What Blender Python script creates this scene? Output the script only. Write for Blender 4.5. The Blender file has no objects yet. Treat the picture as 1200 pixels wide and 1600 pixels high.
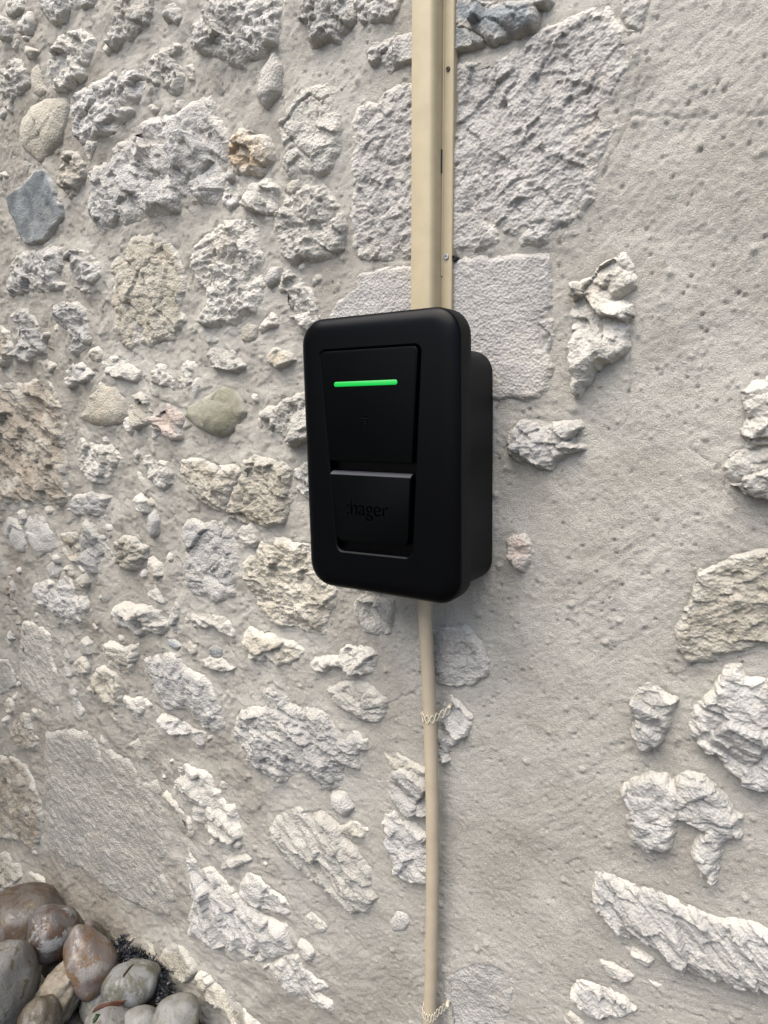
import bpy, bmesh, math, random
import numpy as np
from mathutils import Vector, Matrix, noise as mnoise
R = math.radians
scene = bpy.context.scene
col = scene.collection

# ---------------------------------------------------------------- camera
F = 1060.0                                   # focal length in pixels of the 1200x1600 photograph
PITCH, YAW, ROLL = 0.16273, 0.58675, -0.02196
GZ = 1.40                                    # height of the charger's centre above the ground
CAM = np.array([0.54499, -0.80267, 0.08202 + GZ])
cy_, sy_ = math.cos(YAW), math.sin(YAW); cp_, sp_ = math.cos(PITCH), math.sin(PITCH)
fwd = np.array([-sy_*cp_, cy_*cp_, -sp_]); rt = np.array([cy_, sy_, 0.0]); up = np.cross(rt, fwd)
cr_, sr_ = math.cos(ROLL), math.sin(ROLL)
ROT = np.stack([rt*cr_ + up*sr_, -rt*sr_ + up*cr_, fwd])
cam_data = bpy.data.cameras.new('camera'); cam = bpy.data.objects.new('camera', cam_data); col.objects.link(cam)
cam_data.sensor_fit = 'VERTICAL'; cam_data.sensor_height = 36.0; cam_data.lens = F/1600*36.0
cam_data.clip_start = 0.02; cam_data.clip_end = 500
M = Matrix.Identity(4)
for i in range(3):
    M[i][0], M[i][1], M[i][2], M[i][3] = ROT[0][i], ROT[1][i], -ROT[2][i], CAM[i]
cam.matrix_world = M
scene.camera = cam

# ---------------------------------------------------------------- sky, sun, exposure
SUN_EL, SUN_AZ = 62.0, -15.0                  # azimuth: degrees to the right of straight out from the wall
world = bpy.data.worlds.new('World'); scene.world = world; world.use_nodes = True
wn = world.node_tree; bg = wn.nodes['Background']
sky = wn.nodes.new('ShaderNodeTexSky'); sky.sky_type = 'NISHITA'; sky.sun_disc = False
sky.sun_elevation = R(SUN_EL); sky.sun_rotation = R(180 - SUN_AZ)
sky.air_density = 0.8; sky.dust_density = 3.0; sky.ozone_density = 0.5
wn.links.new(sky.outputs['Color'], bg.inputs['Color']); bg.inputs['Strength'].default_value = 0.085
sun_data = bpy.data.lights.new('sun', 'SUN'); sun = bpy.data.objects.new('sun', sun_data); col.objects.link(sun)
sun_data.energy = 1.5; sun_data.angle = R(68); sun_data.color = (1.0, 0.955, 0.87)
sd = Vector((math.sin(R(SUN_AZ))*math.cos(R(SUN_EL)), -math.cos(R(SUN_AZ))*math.cos(R(SUN_EL)), math.sin(R(SUN_EL))))
sun.rotation_euler = sd.to_track_quat('Z', 'Y').to_euler()
vs = scene.view_settings
vs.view_transform = 'Standard'; vs.look = 'None'; vs.exposure = 2.06; vs.gamma = 1.0; vs.use_curve_mapping = False

# ---------------------------------------------------------------- helpers
D = 0.135                                    # the wall's face; y grows into the wall
def unproj(u, v, y):
    d = ROT.T @ np.array([(u-600)/F, -(v-800)/F, 1.0]); t = (y-CAM[1])/d[1]
    return CAM + d*t
def scale_at(P):                             # photo pixels per metre at a point
    return F/float((np.asarray(P)-CAM) @ ROT[2])
def tag(o, label=None, cat=None, group=None, kind=None):
    if label: o['label'] = label
    if cat: o['category'] = cat
    if group: o['group'] = group
    if kind: o['kind'] = kind
    return o
def empty(name, loc=(0, 0, 0)):
    o = bpy.data.objects.new(name, None); o.location = loc; o.empty_display_size = 0.05; col.objects.link(o); return o
def link_mesh(name, me, m, parent=None, loc=None, smooth=True):
    o = bpy.data.objects.new(name, me); col.objects.link(o)
    if m is not None: me.materials.append(m)
    if smooth: me.polygons.foreach_set('use_smooth', np.ones(len(me.polygons), bool))
    if parent is not None: o.parent = parent
    if loc is not None: o.location = loc
    return o
def np_mesh(name, co, quads):
    me = bpy.data.meshes.new(name)
    n, k = len(co), len(quads)
    me.vertices.add(n); me.vertices.foreach_set('co', np.ascontiguousarray(co, np.float32).ravel())
    s = quads.shape[1]
    me.loops.add(k*s); me.loops.foreach_set('vertex_index', np.ascontiguousarray(quads, np.int32).ravel())
    me.polygons.add(k); me.polygons.foreach_set('loop_start', np.arange(0, k*s, s, dtype=np.int32))
    me.polygons.foreach_set('loop_total', np.full(k, s, np.int32))
    me.update(calc_edges=True)
    return me
def bm_obj(name, bm, m, parent=None, loc=None, smooth=True, angle=None):
    bmesh.ops.recalc_face_normals(bm, faces=bm.faces)
    me = bpy.data.meshes.new(name); bm.to_mesh(me); bm.free()
    o = link_mesh(name, me, m, parent, loc, smooth)
    if angle is not None: me.set_sharp_from_angle(angle=R(angle))
    return o

# ---------------------------------------------------------------- numpy noise
def _h(ix, iy, s):
    n = (ix.astype(np.int64)*374761393 + iy.astype(np.int64)*668265263 + np.int64(s)*1442695041) & 0xFFFFFFFF
    n = ((n ^ (n >> 13))*1274126177) & 0xFFFFFFFF
    n = ((n ^ (n >> 16))*2246822519) & 0xFFFFFFFF
    return (n ^ (n >> 15)) & 0xFFFFFFFF
def rnd(ix, iy, s): return _h(ix, iy, s).astype(np.float64)/4294967296.0
def perlin(x, y, s=0):
    ix, iy = np.floor(x), np.floor(y); fx, fy = x-ix, y-iy
    ix = ix.astype(np.int64); iy = iy.astype(np.int64)
    ux, uy = fx*fx*fx*(fx*(fx*6-15)+10), fy*fy*fy*(fy*(fy*6-15)+10)
    def g(ax, ay):
        a = rnd(ix+ax, iy+ay, s)*6.2831853
        return np.cos(a)*(fx-ax) + np.sin(a)*(fy-ay)
    a = g(0, 0); b = g(1, 0); c = g(0, 1); d = g(1, 1)
    return ((a+(b-a)*ux) + ((c+(d-c)*ux)-(a+(b-a)*ux))*uy)*1.5
def fbm(x, y, s=0, o=3, gain=0.5):
    t = 0; a = 1.0
    for k in range(o): t = t + a*perlin(x*2**k, y*2**k, s+17*k); a *= gain
    return t
def cells(x, y, s=0, slope=1.0):
    """nearest Worley cell: F1, F2 and the height of that cell's own tilted plane"""
    ix, iy = np.floor(x).astype(np.int64), np.floor(y).astype(np.int64)
    f1 = np.full(x.shape, 9.0); f2 = f1.copy(); pl = np.zeros(x.shape); idv = np.zeros(x.shape)
    for ax in (-1, 0, 1):
        for ay in (-1, 0, 1):
            jx, jy = ix+ax, iy+ay
            dx = x-(jx+rnd(jx, jy, s)); dy = y-(jy+rnd(jx, jy, s+1))
            d = np.sqrt(dx*dx+dy*dy); near = d < f1
            f2 = np.where(near, f1, np.minimum(f2, d)); f1 = np.where(near, d, f1)
            a = rnd(jx, jy, s+2)*6.2831853; m = rnd(jx, jy, s+3)
            p = (m-0.5) + slope*(np.cos(a)*dx + np.sin(a)*dy)*(0.3+rnd(jx, jy, s+4))
            pl = np.where(near, p, pl); idv = np.where(near, m, idv)
    return f1, f2, pl, idv
def sstep(a, b, x):
    t = np.clip((x-a)/(b-a), 0, 1); return t*t*(3-2*t)
def poly_sdf(px, pz, poly):                  # positive inside
    d = np.full(px.shape, 1e9); ins = np.zeros(px.shape, bool); n = len(poly)
    for i in range(n):
        ax, az = poly[i]; bx, bz = poly[(i+1) % n]
        ex, ez = bx-ax, bz-az; wx, wz = px-ax, pz-az
        t = np.clip((wx*ex+wz*ez)/max(ex*ex+ez*ez, 1e-12), 0, 1)
        d = np.minimum(d, (wx-ex*t)**2 + (wz-ez*t)**2)
        c = ((az <= pz) & (bz > pz)) | ((bz <= pz) & (az > pz))
        xi = ax + (pz-az)/(ez if abs(ez) > 1e-12 else 1e-12)*ex
        ins ^= c & (px < xi)
    d = np.sqrt(d); return np.where(ins, d, -d)

# ---------------------------------------------------------------- materials
def nt_mat(name):
    m = bpy.data.materials.new(name); m.use_nodes = True
    nt = m.node_tree; b = nt.nodes['Principled BSDF']
    return m, nt, b
def N(nt, t, **kw):
    n = nt.nodes.new(t)
    for k, v in kw.items(): setattr(n, k, v)
    return n
def noise_tex(nt, vec, scale, detail=4, rough=0.6, dist=0.0):
    n = N(nt, 'ShaderNodeTexNoise'); n.inputs['Scale'].default_value = scale; n.inputs['Detail'].default_value = detail
    n.inputs['Roughness'].default_value = rough; n.inputs['Distortion'].default_value = dist
    nt.links.new(vec, n.inputs['Vector']); return n.outputs['Fac']
def ramp(nt, fac, a, b, lo=0.0, hi=1.0):
    n = N(nt, 'ShaderNodeMapRange'); n.inputs['From Min'].default_value = a; n.inputs['From Max'].default_value = b
    n.inputs['To Min'].default_value = lo; n.inputs['To Max'].default_value = hi
    nt.links.new(fac, n.inputs['Value']); return n.outputs['Result']
def mixc(nt, fac, a, b):
    n = N(nt, 'ShaderNodeMix', data_type='RGBA')
    for s, v in ((n.inputs[0], fac), (n.inputs[6], a), (n.inputs[7], b)):
        if isinstance(v, (tuple, list)): s.default_value = (*v, 1.0) if len(v) == 3 else v
        elif isinstance(v, float): s.default_value = v
        else: nt.links.new(v, s)
    return n.outputs[2]
def mul(nt, a, b, op='MULTIPLY'):
    n = N(nt, 'ShaderNodeMath', operation=op)
    for s, v in ((n.inputs[0], a), (n.inputs[1], b)):
        if isinstance(v, (int, float)): s.default_value = v
        else: nt.links.new(v, s)
    return n.outputs[0]
def bump(nt, h, strength, dist, prev=None):
    n = N(nt, 'ShaderNodeBump'); n.inputs['Strength'].default_value = strength; n.inputs['Distance'].default_value = dist
    nt.links.new(h, n.inputs['Height'])
    if prev is not None: nt.links.new(prev, n.inputs['Normal'])
    return n.outputs['Normal']
def pos(nt): return N(nt, 'ShaderNodeNewGeometry').outputs['Position']
MORTAR = (0.455, 0.433, 0.383)
def stone_mat(name, c, c2, speck=(0.16, 0.15, 0.13), speck_amt=0.55, warm=(0.40, 0.33, 0.23), warm_amt=0.35, grain=1.0):
    m, nt, b = nt_mat(name); p = pos(nt)
    colr = mixc(nt, ramp(nt, noise_tex(nt, p, 14, 5, 0.62, 0.6), 0.36, 0.64), c, c2)
    colr = mixc(nt, ramp(nt, noise_tex(nt, p, 9.3, 4, 0.6, 0.3), 0.55, 0.78, 0, warm_amt), colr, warm)
    colr = mixc(nt, ramp(nt, noise_tex(nt, p, 75, 5, 0.72), 0.56, 0.74, 0, speck_amt), colr, speck)
    colr = mixc(nt, ramp(nt, noise_tex(nt, p, 55, 4, 0.7, 1.0), 0.55, 0.75, 0, 0.5), colr, tuple(min(0.8, v*1.28) for v in c))
    at = N(nt, 'ShaderNodeAttribute', attribute_name='smear').outputs['Fac']
    colr = mixc(nt, at, colr, MORTAR)
    oi = N(nt, 'ShaderNodeObjectInfo').outputs['Random']
    hsv = N(nt, 'ShaderNodeHueSaturation'); nt.links.new(colr, hsv.inputs['Color']); nt.links.new(ramp(nt, oi, 0, 1, 0.84, 1.12), hsv.inputs['Value'])
    nt.links.new(hsv.outputs['Color'], b.inputs['Base Color'])
    b.inputs['Roughness'].default_value = 0.88; b.inputs['Specular IOR Level'].default_value = 0.25
    n1 = bump(nt, noise_tex(nt, p, 230, 6, 0.75, 0.3), 0.6*grain, 0.005)
    vo = N(nt, 'ShaderNodeTexVoronoi', feature='F1'); vo.inputs['Scale'].default_value = 230; nt.links.new(p, vo.inputs['Vector'])
    n2 = bump(nt, vo.outputs['Distance'], 0.5*grain, 0.004, n1)
    nt.links.new(n2, b.inputs['Normal'])
    return m
MS = {
 'W': stone_mat('white_limestone', (0.425, 0.408, 0.367), (0.345, 0.328, 0.292)),
 'G': stone_mat('grey_limestone', (0.405, 0.392, 0.368), (0.325, 0.313, 0.29), warm_amt=0.25),
 'L': stone_mat('pale_blue_limestone', (0.365, 0.354, 0.332), (0.285, 0.277, 0.262), warm_amt=0.12, speck_amt=0.4),
 'B': stone_mat('blue_grey_stone', (0.27, 0.29, 0.30), (0.17, 0.185, 0.19), warm_amt=0.15, speck_amt=0.4),
 'C': stone_mat('combed_grey_slab', (0.365, 0.348, 0.31), (0.305, 0.29, 0.256), warm_amt=0.3),
 'K': stone_mat('slate_blue_stone', (0.085, 0.096, 0.10), (0.18, 0.192, 0.198), warm_amt=0.1, speck=(0.06, 0.065, 0.07), grain=0.6),
 'M': stone_mat('mauve_grey_quoin', (0.355, 0.341, 0.318), (0.305, 0.292, 0.276), warm=(0.40, 0.345, 0.265), warm_amt=0.55),
 'A': stone_mat('mauve_ashlar', (0.33, 0.317, 0.299), (0.29, 0.278, 0.264), warm=(0.42, 0.37, 0.30), warm_amt=0.5, speck_amt=0.4),
 'E': stone_mat('beige_limestone', (0.39, 0.362, 0.304), (0.305, 0.28, 0.228), warm=(0.42, 0.32, 0.19), warm_amt=0.4),
 'N': stone_mat('brown_crusted_stone', (0.235, 0.205, 0.16), (0.315, 0.285, 0.24), warm=(0.26, 0.18, 0.11), warm_amt=0.5),
 'T': stone_mat('tan_lump_stone', (0.36, 0.28, 0.19), (0.43, 0.37, 0.28), warm=(0.24, 0.15, 0.08), warm_amt=0.5),
 'O': stone_mat('olive_cobble_stone', (0.15, 0.15, 0.105), (0.24, 0.23, 0.18), warm=(0.33, 0.27, 0.17), warm_amt=0.3, speck_amt=0.2, grain=0.35),
 'P': stone_mat('pinkish_stone', (0.44, 0.37, 0.32), (0.37, 0.31, 0.27), warm_amt=0.3),
}
def mortar_mat():
    m, nt, b = nt_mat('lime_mortar'); p = pos(nt)
    colr = mixc(nt, ramp(nt, noise_tex(nt, p, 5, 5, 0.6, 0.4), 0.35, 0.65), (0.49, 0.469, 0.42), (0.43, 0.408, 0.358))
    at = N(nt, 'ShaderNodeAttribute', attribute_name='stain_shade').outputs['Fac']
    colr = mixc(nt, at, colr, (0.265, 0.235, 0.193))  # brown stains, and the painted darkening towards the left and foot
    gr = noise_tex(nt, p, 330, 3, 0.7)
    colr = mixc(nt, ramp(nt, gr, 0.56, 0.68, 0, 0.55), colr, (0.21, 0.19, 0.165))
    colr = mixc(nt, ramp(nt, noise_tex(nt, p, 410, 2, 0.7), 0.57, 0.70, 0, 0.6), colr, (0.66, 0.64, 0.60))
    nt.links.new(colr, b.inputs['Base Color']); b.inputs['Roughness'].default_value = 0.95; b.inputs['Specular IOR Level'].default_value = 0.15
    n1 = bump(nt, noise_tex(nt, p, 420, 4, 0.8), 0.95, 0.0055)
    nt.links.new(n1, b.inputs['Normal']); return m
M_MORTAR = mortar_mat()

# ---------------------------------------------------------------- the rubble wall: mortar and stones
WIN = {'A': (0, 0, 3), 'B': (300, 0, 3), 'C': (0, 350, 3), 'D': (250, 350, 3), 'E': (0, 700, 3), 'F': (250, 800, 3),
       'H': (0, 1050, 3), 'G': (0, 1300, 3.4286), 'Q': (250, 1150, 3), 'J': (650, 0, 3), 'K': (650, 350, 3),
       'I': (600, 900, 2.284), 'M': (850, 900, 2.2857), 'X': (0, 0, 1)}
STONES = """
A r 22 W 20,0 90,0 95,40 70,60 40,75 20,40
A r 26 G 0,80 35,85 50,130 45,185 15,190 -20,170 -20,80
A f 16 W 50,155 100,165 135,180 85,195 70,235 50,210
A f 20 E 118,215 150,225 180,240 155,275 125,270
A r 30 G 185,-20 305,-20 312,40 290,95 250,105 220,80 195,45
A r 16 G 318,-20 435,-20 430,20 390,32 330,38
A r 28 W 520,-20 690,-20 685,50 665,110 640,140 600,165 560,180 515,215 500,200 510,150 500,110 515,60
A f 14 G 760,20 800,15 835,40 840,80 820,110 795,80 760,90 750,60
X r 34 G 287,45 300,30 310,10 312,-6 430,-6 432,20 430,50 427,65 410,70 405,82 385,90 375,105 358,98 345,90 325,80 305,78 290,65
A r 30 W 265,200 300,160 360,130 400,140 425,185 410,260 400,290 370,300 385,340 350,380 300,425 260,420 230,370 225,300 245,270
A r 22 W 10,370 15,340 50,290 80,285 115,330 120,380 100,420 70,440 40,480 40,515 15,500 5,440
A s 14 E 150,330 170,305 190,340 200,400 215,425 185,445 155,430 148,370
A s 30 E 90,560 130,500 200,465 290,460 300,490 290,580 265,650 220,700 165,745 130,715 90,680 80,610
A r 28 G 320,470 350,430 420,390 470,370 520,330 570,325 640,330 660,380 655,440 630,470 560,490 610,510 560,570 520,560 525,610 480,630 430,660 380,670 350,640 345,570 325,520
A r 24 W 665,330 690,270 740,220 790,190 820,205 790,290 820,310 835,350 820,400 800,430 770,410 720,390 670,360
A f 34 G 395,820 430,775 500,765 520,680 580,630 600,590 680,550 740,540 800,530 860,480 900,460 955,440 970,490 975,540 1030,590 1040,650 1035,720 1025,800 1010,880 985,940 900,945 840,965 760,990 660,1010 560,1045 480,1060 465,1085 440,1060 410,1010 400,960 420,900 400,860
A f 14 G 385,685 420,670 465,660 450,700 415,745 390,715
A r 26 E 290,770 310,720 350,715 380,770 385,820 360,860 345,910 320,920 290,880 275,840
A a 24 K 15,920 60,890 100,868 150,815 190,790 215,820 245,865 258,930 280,960 280,1010 250,1060 200,1110 140,1145 100,1130 70,1080 48,1020 25,970
A f 10 E 50,740 80,735 130,770 110,825 85,790 70,760
B r 32 T 155,730 180,640 220,610 290,630 335,640 355,690 350,740 320,780 300,810 250,795 190,800 165,770
B r 26 G 500,70 525,-20 750,-20 740,80 700,130 680,175 620,170 570,195 540,190 545,120 535,90
B r 18 G 755,-20 975,-20 950,40 920,85 870,85 800,98 770,60
B r 26 G 810,240 830,200 890,180 940,155 1050,150 1050,262 980,285 915,315 870,290 820,290
B k 24 W 400,580 440,510 490,450 530,410 590,395 640,400 690,405 680,460 695,560 690,640 680,720 655,770 640,800 590,825 560,800 500,810 450,825 430,790 425,740 430,690 415,650
X p 11 M 550,187 557,173 567,163 587,165 600,147 620,135 665,129 665,402 600,402 560,402 550,390 552,366 548,340 553,300 555,280 551,253 557,230 555,207
B f 20 G 130,950 140,890 180,855 210,870 215,920 195,960 165,980
B f 34 W 225,920 260,870 340,840 385,880 380,950 370,990 340,1000 300,985 260,975 230,955
B r 12 E 430,890 460,850 500,840 510,880 470,915
X r 30 W 428,350 432,327 443,307 460,300 473,290 500,288 517,307 530,330 535,353 530,375 528,385 515,398 490,405 470,402 458,411 447,408 438,390 432,375
X r 28 W 300,383 320,363 343,340 363,332 380,333 397,360 402,395 405,405 398,425 405,445 400,470 395,485 385,490 375,500 350,508 330,510 310,508 305,495 318,475 315,455 303,440 297,420 290,405
C s 12 L 920,500 950,490 1000,530 1030,545 980,565 940,540
C r 22 G 30,190 60,150 100,130 190,120 210,105 280,110 275,150 285,190 260,230 265,270 295,285 280,305 200,300 140,310 80,320 30,330 25,250
C f 30 G 315,150 345,120 390,125 420,160 460,170 465,210 455,245 425,280 410,315 370,310 350,270 330,220
C k 22 E 510,190 540,150 580,110 600,65 660,55 720,50 770,80 800,140 830,190 845,240 850,300 835,350 830,410 845,450 830,490 790,530 750,540 700,570 650,550 660,490 630,480 635,560 600,590 570,570 540,500 535,460 545,420 520,380 525,310 540,240 510,220
C r 22 L 245,390 290,370 340,370 385,400 405,470 415,550 380,580 345,610 325,590 340,530 320,500 280,470 250,430
C r 24 G 35,430 60,405 110,400 140,440 170,480 180,520 215,520 190,560 195,600 150,620 125,655 80,640 55,610 75,560 60,500 40,470
C r 24 N -20,480 20,510 35,580 25,640 -20,665
C f 10 E 185,645 215,640 265,665 240,690 205,695
C f 22 G 300,690 330,665 380,655 410,680 435,705 400,730 350,750 315,765 305,720
C f 18 W 480,650 510,630 560,635 600,660 650,690 635,735 590,725 540,710 490,690
C r 18 W 710,690 730,655 775,665 770,700 800,685 830,690 850,650 890,640 905,665 880,700 890,735 860,765 810,775 760,750 735,750 710,730
C r 20 W 960,620 980,585 1040,590 1080,600 1090,640 1140,665 1110,690 1060,680 1000,670
D s 18 E 375,490 410,465 445,480 440,530 410,550 380,545
D f 10 W 460,490 500,440 520,415 545,440 550,470 500,490 470,512
D f 28 E 475,600 510,580 560,590 600,605 620,635 590,655 545,675 500,645
C s 32 E 365,905 400,860 420,810 455,780 460,745 480,770 530,770 570,830 580,890 560,930 480,945 420,935
C f 24 E 600,870 615,810 650,795 680,820 695,880 695,930 635,960 610,920
C f 34 P 705,870 740,840 790,830 825,870 845,905 825,950 830,1005 790,1010 740,970 705,950
C s 36 O 855,900 870,860 930,825 980,800 1020,770 1070,780 1110,830 1125,880 1100,930 1060,975 1010,990 950,970 900,940
X l 24 N -12,605 10,600 35,600 60,590 75,600 85,620 93,640 97,665 95,690 100,720 103,780 95,790 70,788 40,785 -12,785
X r 28 W 117,692 122,685 133,688 143,697 167,697 187,717 175,725 168,743 157,756 140,753 127,740 118,725
C s 10 W 625,1080 640,1055 650,1080 640,1105
X r 24 W 223,715 230,713 240,722 255,723 262,740 262,755 253,763 240,758 232,745 225,728
X f 10 E 215,738 222,748 234,758 225,763 217,750
X r 24 E 278,722 295,718 310,720 320,727 333,732 353,730 368,725 375,735 365,760 355,775 350,800 330,797 310,784 290,768 285,748
X r 26 E 378,722 395,715 415,722 440,722 452,735 448,760 452,780 447,800 440,820 415,823 395,818 370,815 358,810 353,800 358,775 368,757 376,738
X f 34 W 403,645 412,635 423,637 433,625 450,623 458,617 474,615 490,620 490,680 470,690 457,697 443,690 425,675 418,655 405,655
X r 14 L 460,735 475,725 500,725 500,785 478,778 466,765
D r 20 W 555,340 570,230 600,220 640,250 700,320 730,400 735,440 700,500 640,505 610,460 580,430 560,380
E f 20 L 320,280 330,230 390,225 420,215 490,235 485,270 465,315 430,305 400,318 340,305
E s 20 G 15,370 30,330 60,340 95,390 110,450 105,485 75,485 35,450 15,410
E s 22 G 115,360 130,325 160,310 200,330 235,400 240,460 230,485 165,490 140,450 120,400
E f 10 E 275,405 310,405 360,395 372,480 365,530 330,510 295,460
E f 22 L 376,400 390,345 430,370 450,410 480,420 470,440 490,470 510,500 490,540 465,555 470,590 430,590 410,560 385,540 378,480
E r 32 E 530,460 560,415 610,425 650,460 675,470 660,510 620,570 560,575 530,540
E s 8 G 490,360 520,365 525,385 500,390
E r 24 G 150,690 155,640 220,625 260,640 295,600 330,635 345,660 340,700 390,705 410,730 400,800 340,830 320,830 270,800 240,770 200,745 165,730
E s 12 G 215,560 245,535 285,570 275,605 230,605
E f 14 E 300,560 330,550 350,590 335,620 310,600
E f 14 E 370,610 400,590 420,630 405,660 375,650
E f 12 E 340,545 370,545 390,580 370,590
E k 20 L 840,420 855,350 900,340 940,360 1020,350 1070,390 1095,460 1105,540 1100,620 1080,650 1085,700 1040,710 1000,730 970,690 940,700 900,690 855,640 850,560 860,480
E f 14 W 670,645 710,640 740,680 760,735 730,720 690,690
E f 20 W 530,750 570,725 620,740 680,750 700,745 740,770 745,800 780,830 750,875 700,860 640,880 600,840 550,820 535,780
E r 14 L 800,760 825,720 835,770 830,810 855,860 845,885 810,865 795,830
E f 22 W 850,790 890,770 950,785 1010,795 1060,815 1085,850 1085,890 1050,870 1010,840 960,835 900,840 860,820
F f 28 E 385,580 400,555 450,570 520,590 600,620 660,660 640,690 540,730 510,700 490,670 470,695 415,690 390,640
E s 14 B 780,905 810,900 845,930 820,945 790,930
E s 10 B 975,945 1000,930 1035,950 1030,980 990,985
E r 18 W 940,1000 980,985 1040,1000 1090,1035 1070,1048 1010,1045 960,1020
X c 10 C 27,1027 33,973 47,973 63,983 77,993 77,1020 83,1040 90,1067 92,1103 85,1102 67,1092 45,1080 33,1068 28,1055
E f 12 W 385,910 400,890 425,915 430,965 400,970 390,940
E f 24 E 470,930 510,915 560,930 600,935 635,930 635,970 610,1010 610,1050 575,1055 530,1020 490,980
E c 12 C -20,1000 30,1000 50,1060 60,1110 30,1140 -20,1160
E f 12 N 20,620 50,600 65,650 65,710 75,760 50,765 30,710
E s 10 E 60,795 90,790 85,830 65,830
E f 12 G 290,1020 320,1010 355,1045 345,1070 310,1070
E f 10 G 295,900 310,950 330,980 325,1010 305,990 295,940
X r 24 E 135,1077 147,1047 160,1043 173,1050 187,1060 187,1085 187,1105 187,1120 180,1127 170,1117 158,1100 145,1092
X k 28 L 222,1033 240,1027 260,1022 277,1027 283,1043 297,1053 313,1060 320,1067 333,1087 343,1110 345,1135 332,1152 313,1135 297,1117 283,1107 263,1113 250,1103 243,1087 233,1063 223,1050
H f 16 G 750,210 800,215 850,245 885,275 860,295 800,285 760,260
H f 14 G 893,280 930,285 985,310 940,355 905,330
H f 20 W 580,120 620,130 670,120 695,155 640,210 600,180
X r 30 L 362,1155 363,1130 370,1118 390,1108 408,1112 415,1105 408,1085 420,1070 435,1082 448,1092 445,1105 470,1108 495,1112 508,1120 515,1135 530,1150 550,1147 570,1160 568,1172 552,1182 556,1205 545,1202 528,1197 528,1230 510,1237 490,1222 465,1208 450,1215 432,1225 420,1217 400,1205 380,1190 385,1180 370,1165
F k 26 W 775,840 830,815 900,810 950,810 1010,870 1035,890 1030,960 990,990 930,970 870,930 820,900
F r 20 W 705,720 720,690 770,680 830,690 850,650 880,635 940,640 980,650 1005,680 985,750 950,760 890,755 860,720 800,715 770,740 730,745
F r 26 E 380,290 380,240 430,210 470,140 500,120 560,130 620,150 700,160 712,250 760,330 800,370 800,430 760,500 760,570 720,580 660,560 610,530 570,540 510,520 460,450 430,400 390,350
F f 26 W 900,440 930,410 1000,400 1080,430 1070,500 1060,570 1010,585 950,560 910,520
F f 14 E 940,350 1040,350 1030,385 1010,398 960,390
X p 18 G 645,1040 650,1000 670,985 700,980 727,988 745,1010 755,1037 753,1062 735,1070 708,1073 680,1068 655,1060
I f 20 L 190,500 215,430 240,450 290,510 295,540 280,570 240,595 210,640 215,665 180,660
I r 12 E 0,640 40,640 90,670 150,700 150,712 90,700 40,690 5,660
I f 20 G 0,740 30,692 60,692 100,705 155,740 155,860 120,865 70,840 40,820 10,790
I f 20 L 0,860 30,850 50,880 100,895 155,940 155,1100 110,1100 70,1080 40,1060 30,1010 0,960
Q l 28 W 515,430 540,390 590,360 640,350 700,380 740,365 790,400 830,440 850,490 900,540 940,600 980,650 970,720 1000,770 960,820 900,835 860,820 800,770 760,720 700,680 650,630 600,610 550,540 520,480
Q r 14 E 820,430 870,420 910,400 970,440 950,470 900,475 850,452
Q f 28 W 45,120 90,130 130,160 200,180 230,230 260,290 290,340 330,340 350,420 375,480 340,490 300,480 260,495 210,440 160,400 140,330 100,300 60,240 80,190
Q f 14 E 20,265 60,310 100,360 150,400 155,460 120,460 90,410 60,360 30,320
Q f 20 W 280,570 330,575 400,560 425,580 400,600 340,610 290,625
Q f 8 W 280,215 305,235 300,250 275,235
Q k 20 G 370,720 390,670 430,650 490,700 560,760 610,810 595,840 530,830 470,800 440,790 390,770
Q f 8 W 680,850 710,835 770,900 760,920 720,905
Q f 30 G 110,545 140,590 170,640 230,640 280,690 330,740 370,790 440,835 500,870 570,910 590,960 600,1010 550,1040 500,1055 400,1040 330,1020 290,1000 240,1000 180,970 120,930 120,870 140,800 120,700
Q f 14 E 380,1062 450,1060 510,1075 490,1090 420,1095
Q r 16 G 510,1085 580,1045 640,1040 680,1100 740,1150 800,1170 760,1190 720,1200 790,1260 800,1290 740,1270 680,1230 610,1210 560,1150
H c 16 C 200,290 240,290 300,275 360,290 410,290 440,330 460,400 462,310 490,330 490,370 540,400 590,420 620,470 640,530 720,520 740,560 730,600 740,650 750,720 750,790 775,850 740,900 750,960 790,1010 800,1080 780,1150 720,1145 650,1110 580,1070 500,1020 430,960 360,910 290,880 250,820 230,740 225,620 215,500 205,400
H r 20 N 60,240 80,190 120,210 130,260 165,320 150,365 90,350 60,300
H f 8 N 145,170 175,180 205,210 190,225 150,200
H f 8 E 255,210 290,195 310,215 290,228
H f 12 G 305,10 330,60 350,100 345,140 370,190 365,220 340,190 325,120
H l 26 N -20,400 50,410 100,440 130,490 160,550 180,620 190,700 185,760 160,840 180,870 140,830 100,800 50,790 -20,770
H r 18 E -20,840 50,840 110,890 130,940 100,970 50,985 -20,960
H f 10 E 160,920 200,930 240,970 200,960
Q l 26 E 20,1000 60,985 110,1020 150,1060 170,1100 150,1130 100,1110 50,1070 20,1040
Q f 22 E 165,1085 210,1115 260,1170 320,1230 400,1290 460,1360 380,1360 320,1280 250,1220 190,1160
G f 22 E 680,590 740,560 800,580 840,640 850,670 800,660 720,620
H f 10 E 600,340 640,320 650,350 630,375
H f 8 W 750,465 775,495 765,505 748,485
Q s 10 G 1080,880 1110,830 1150,840 1160,880 1140,910 1090,915
J f 46 B 165,0 180,-25 530,-25 540,60 530,100 480,120 420,140 380,165 310,175 280,130 200,92 165,80
J f 38 B 165,95 240,112 305,165 290,190 230,205 165,215
J f 30 B 540,-20 620,-20 600,18 550,22
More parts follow.
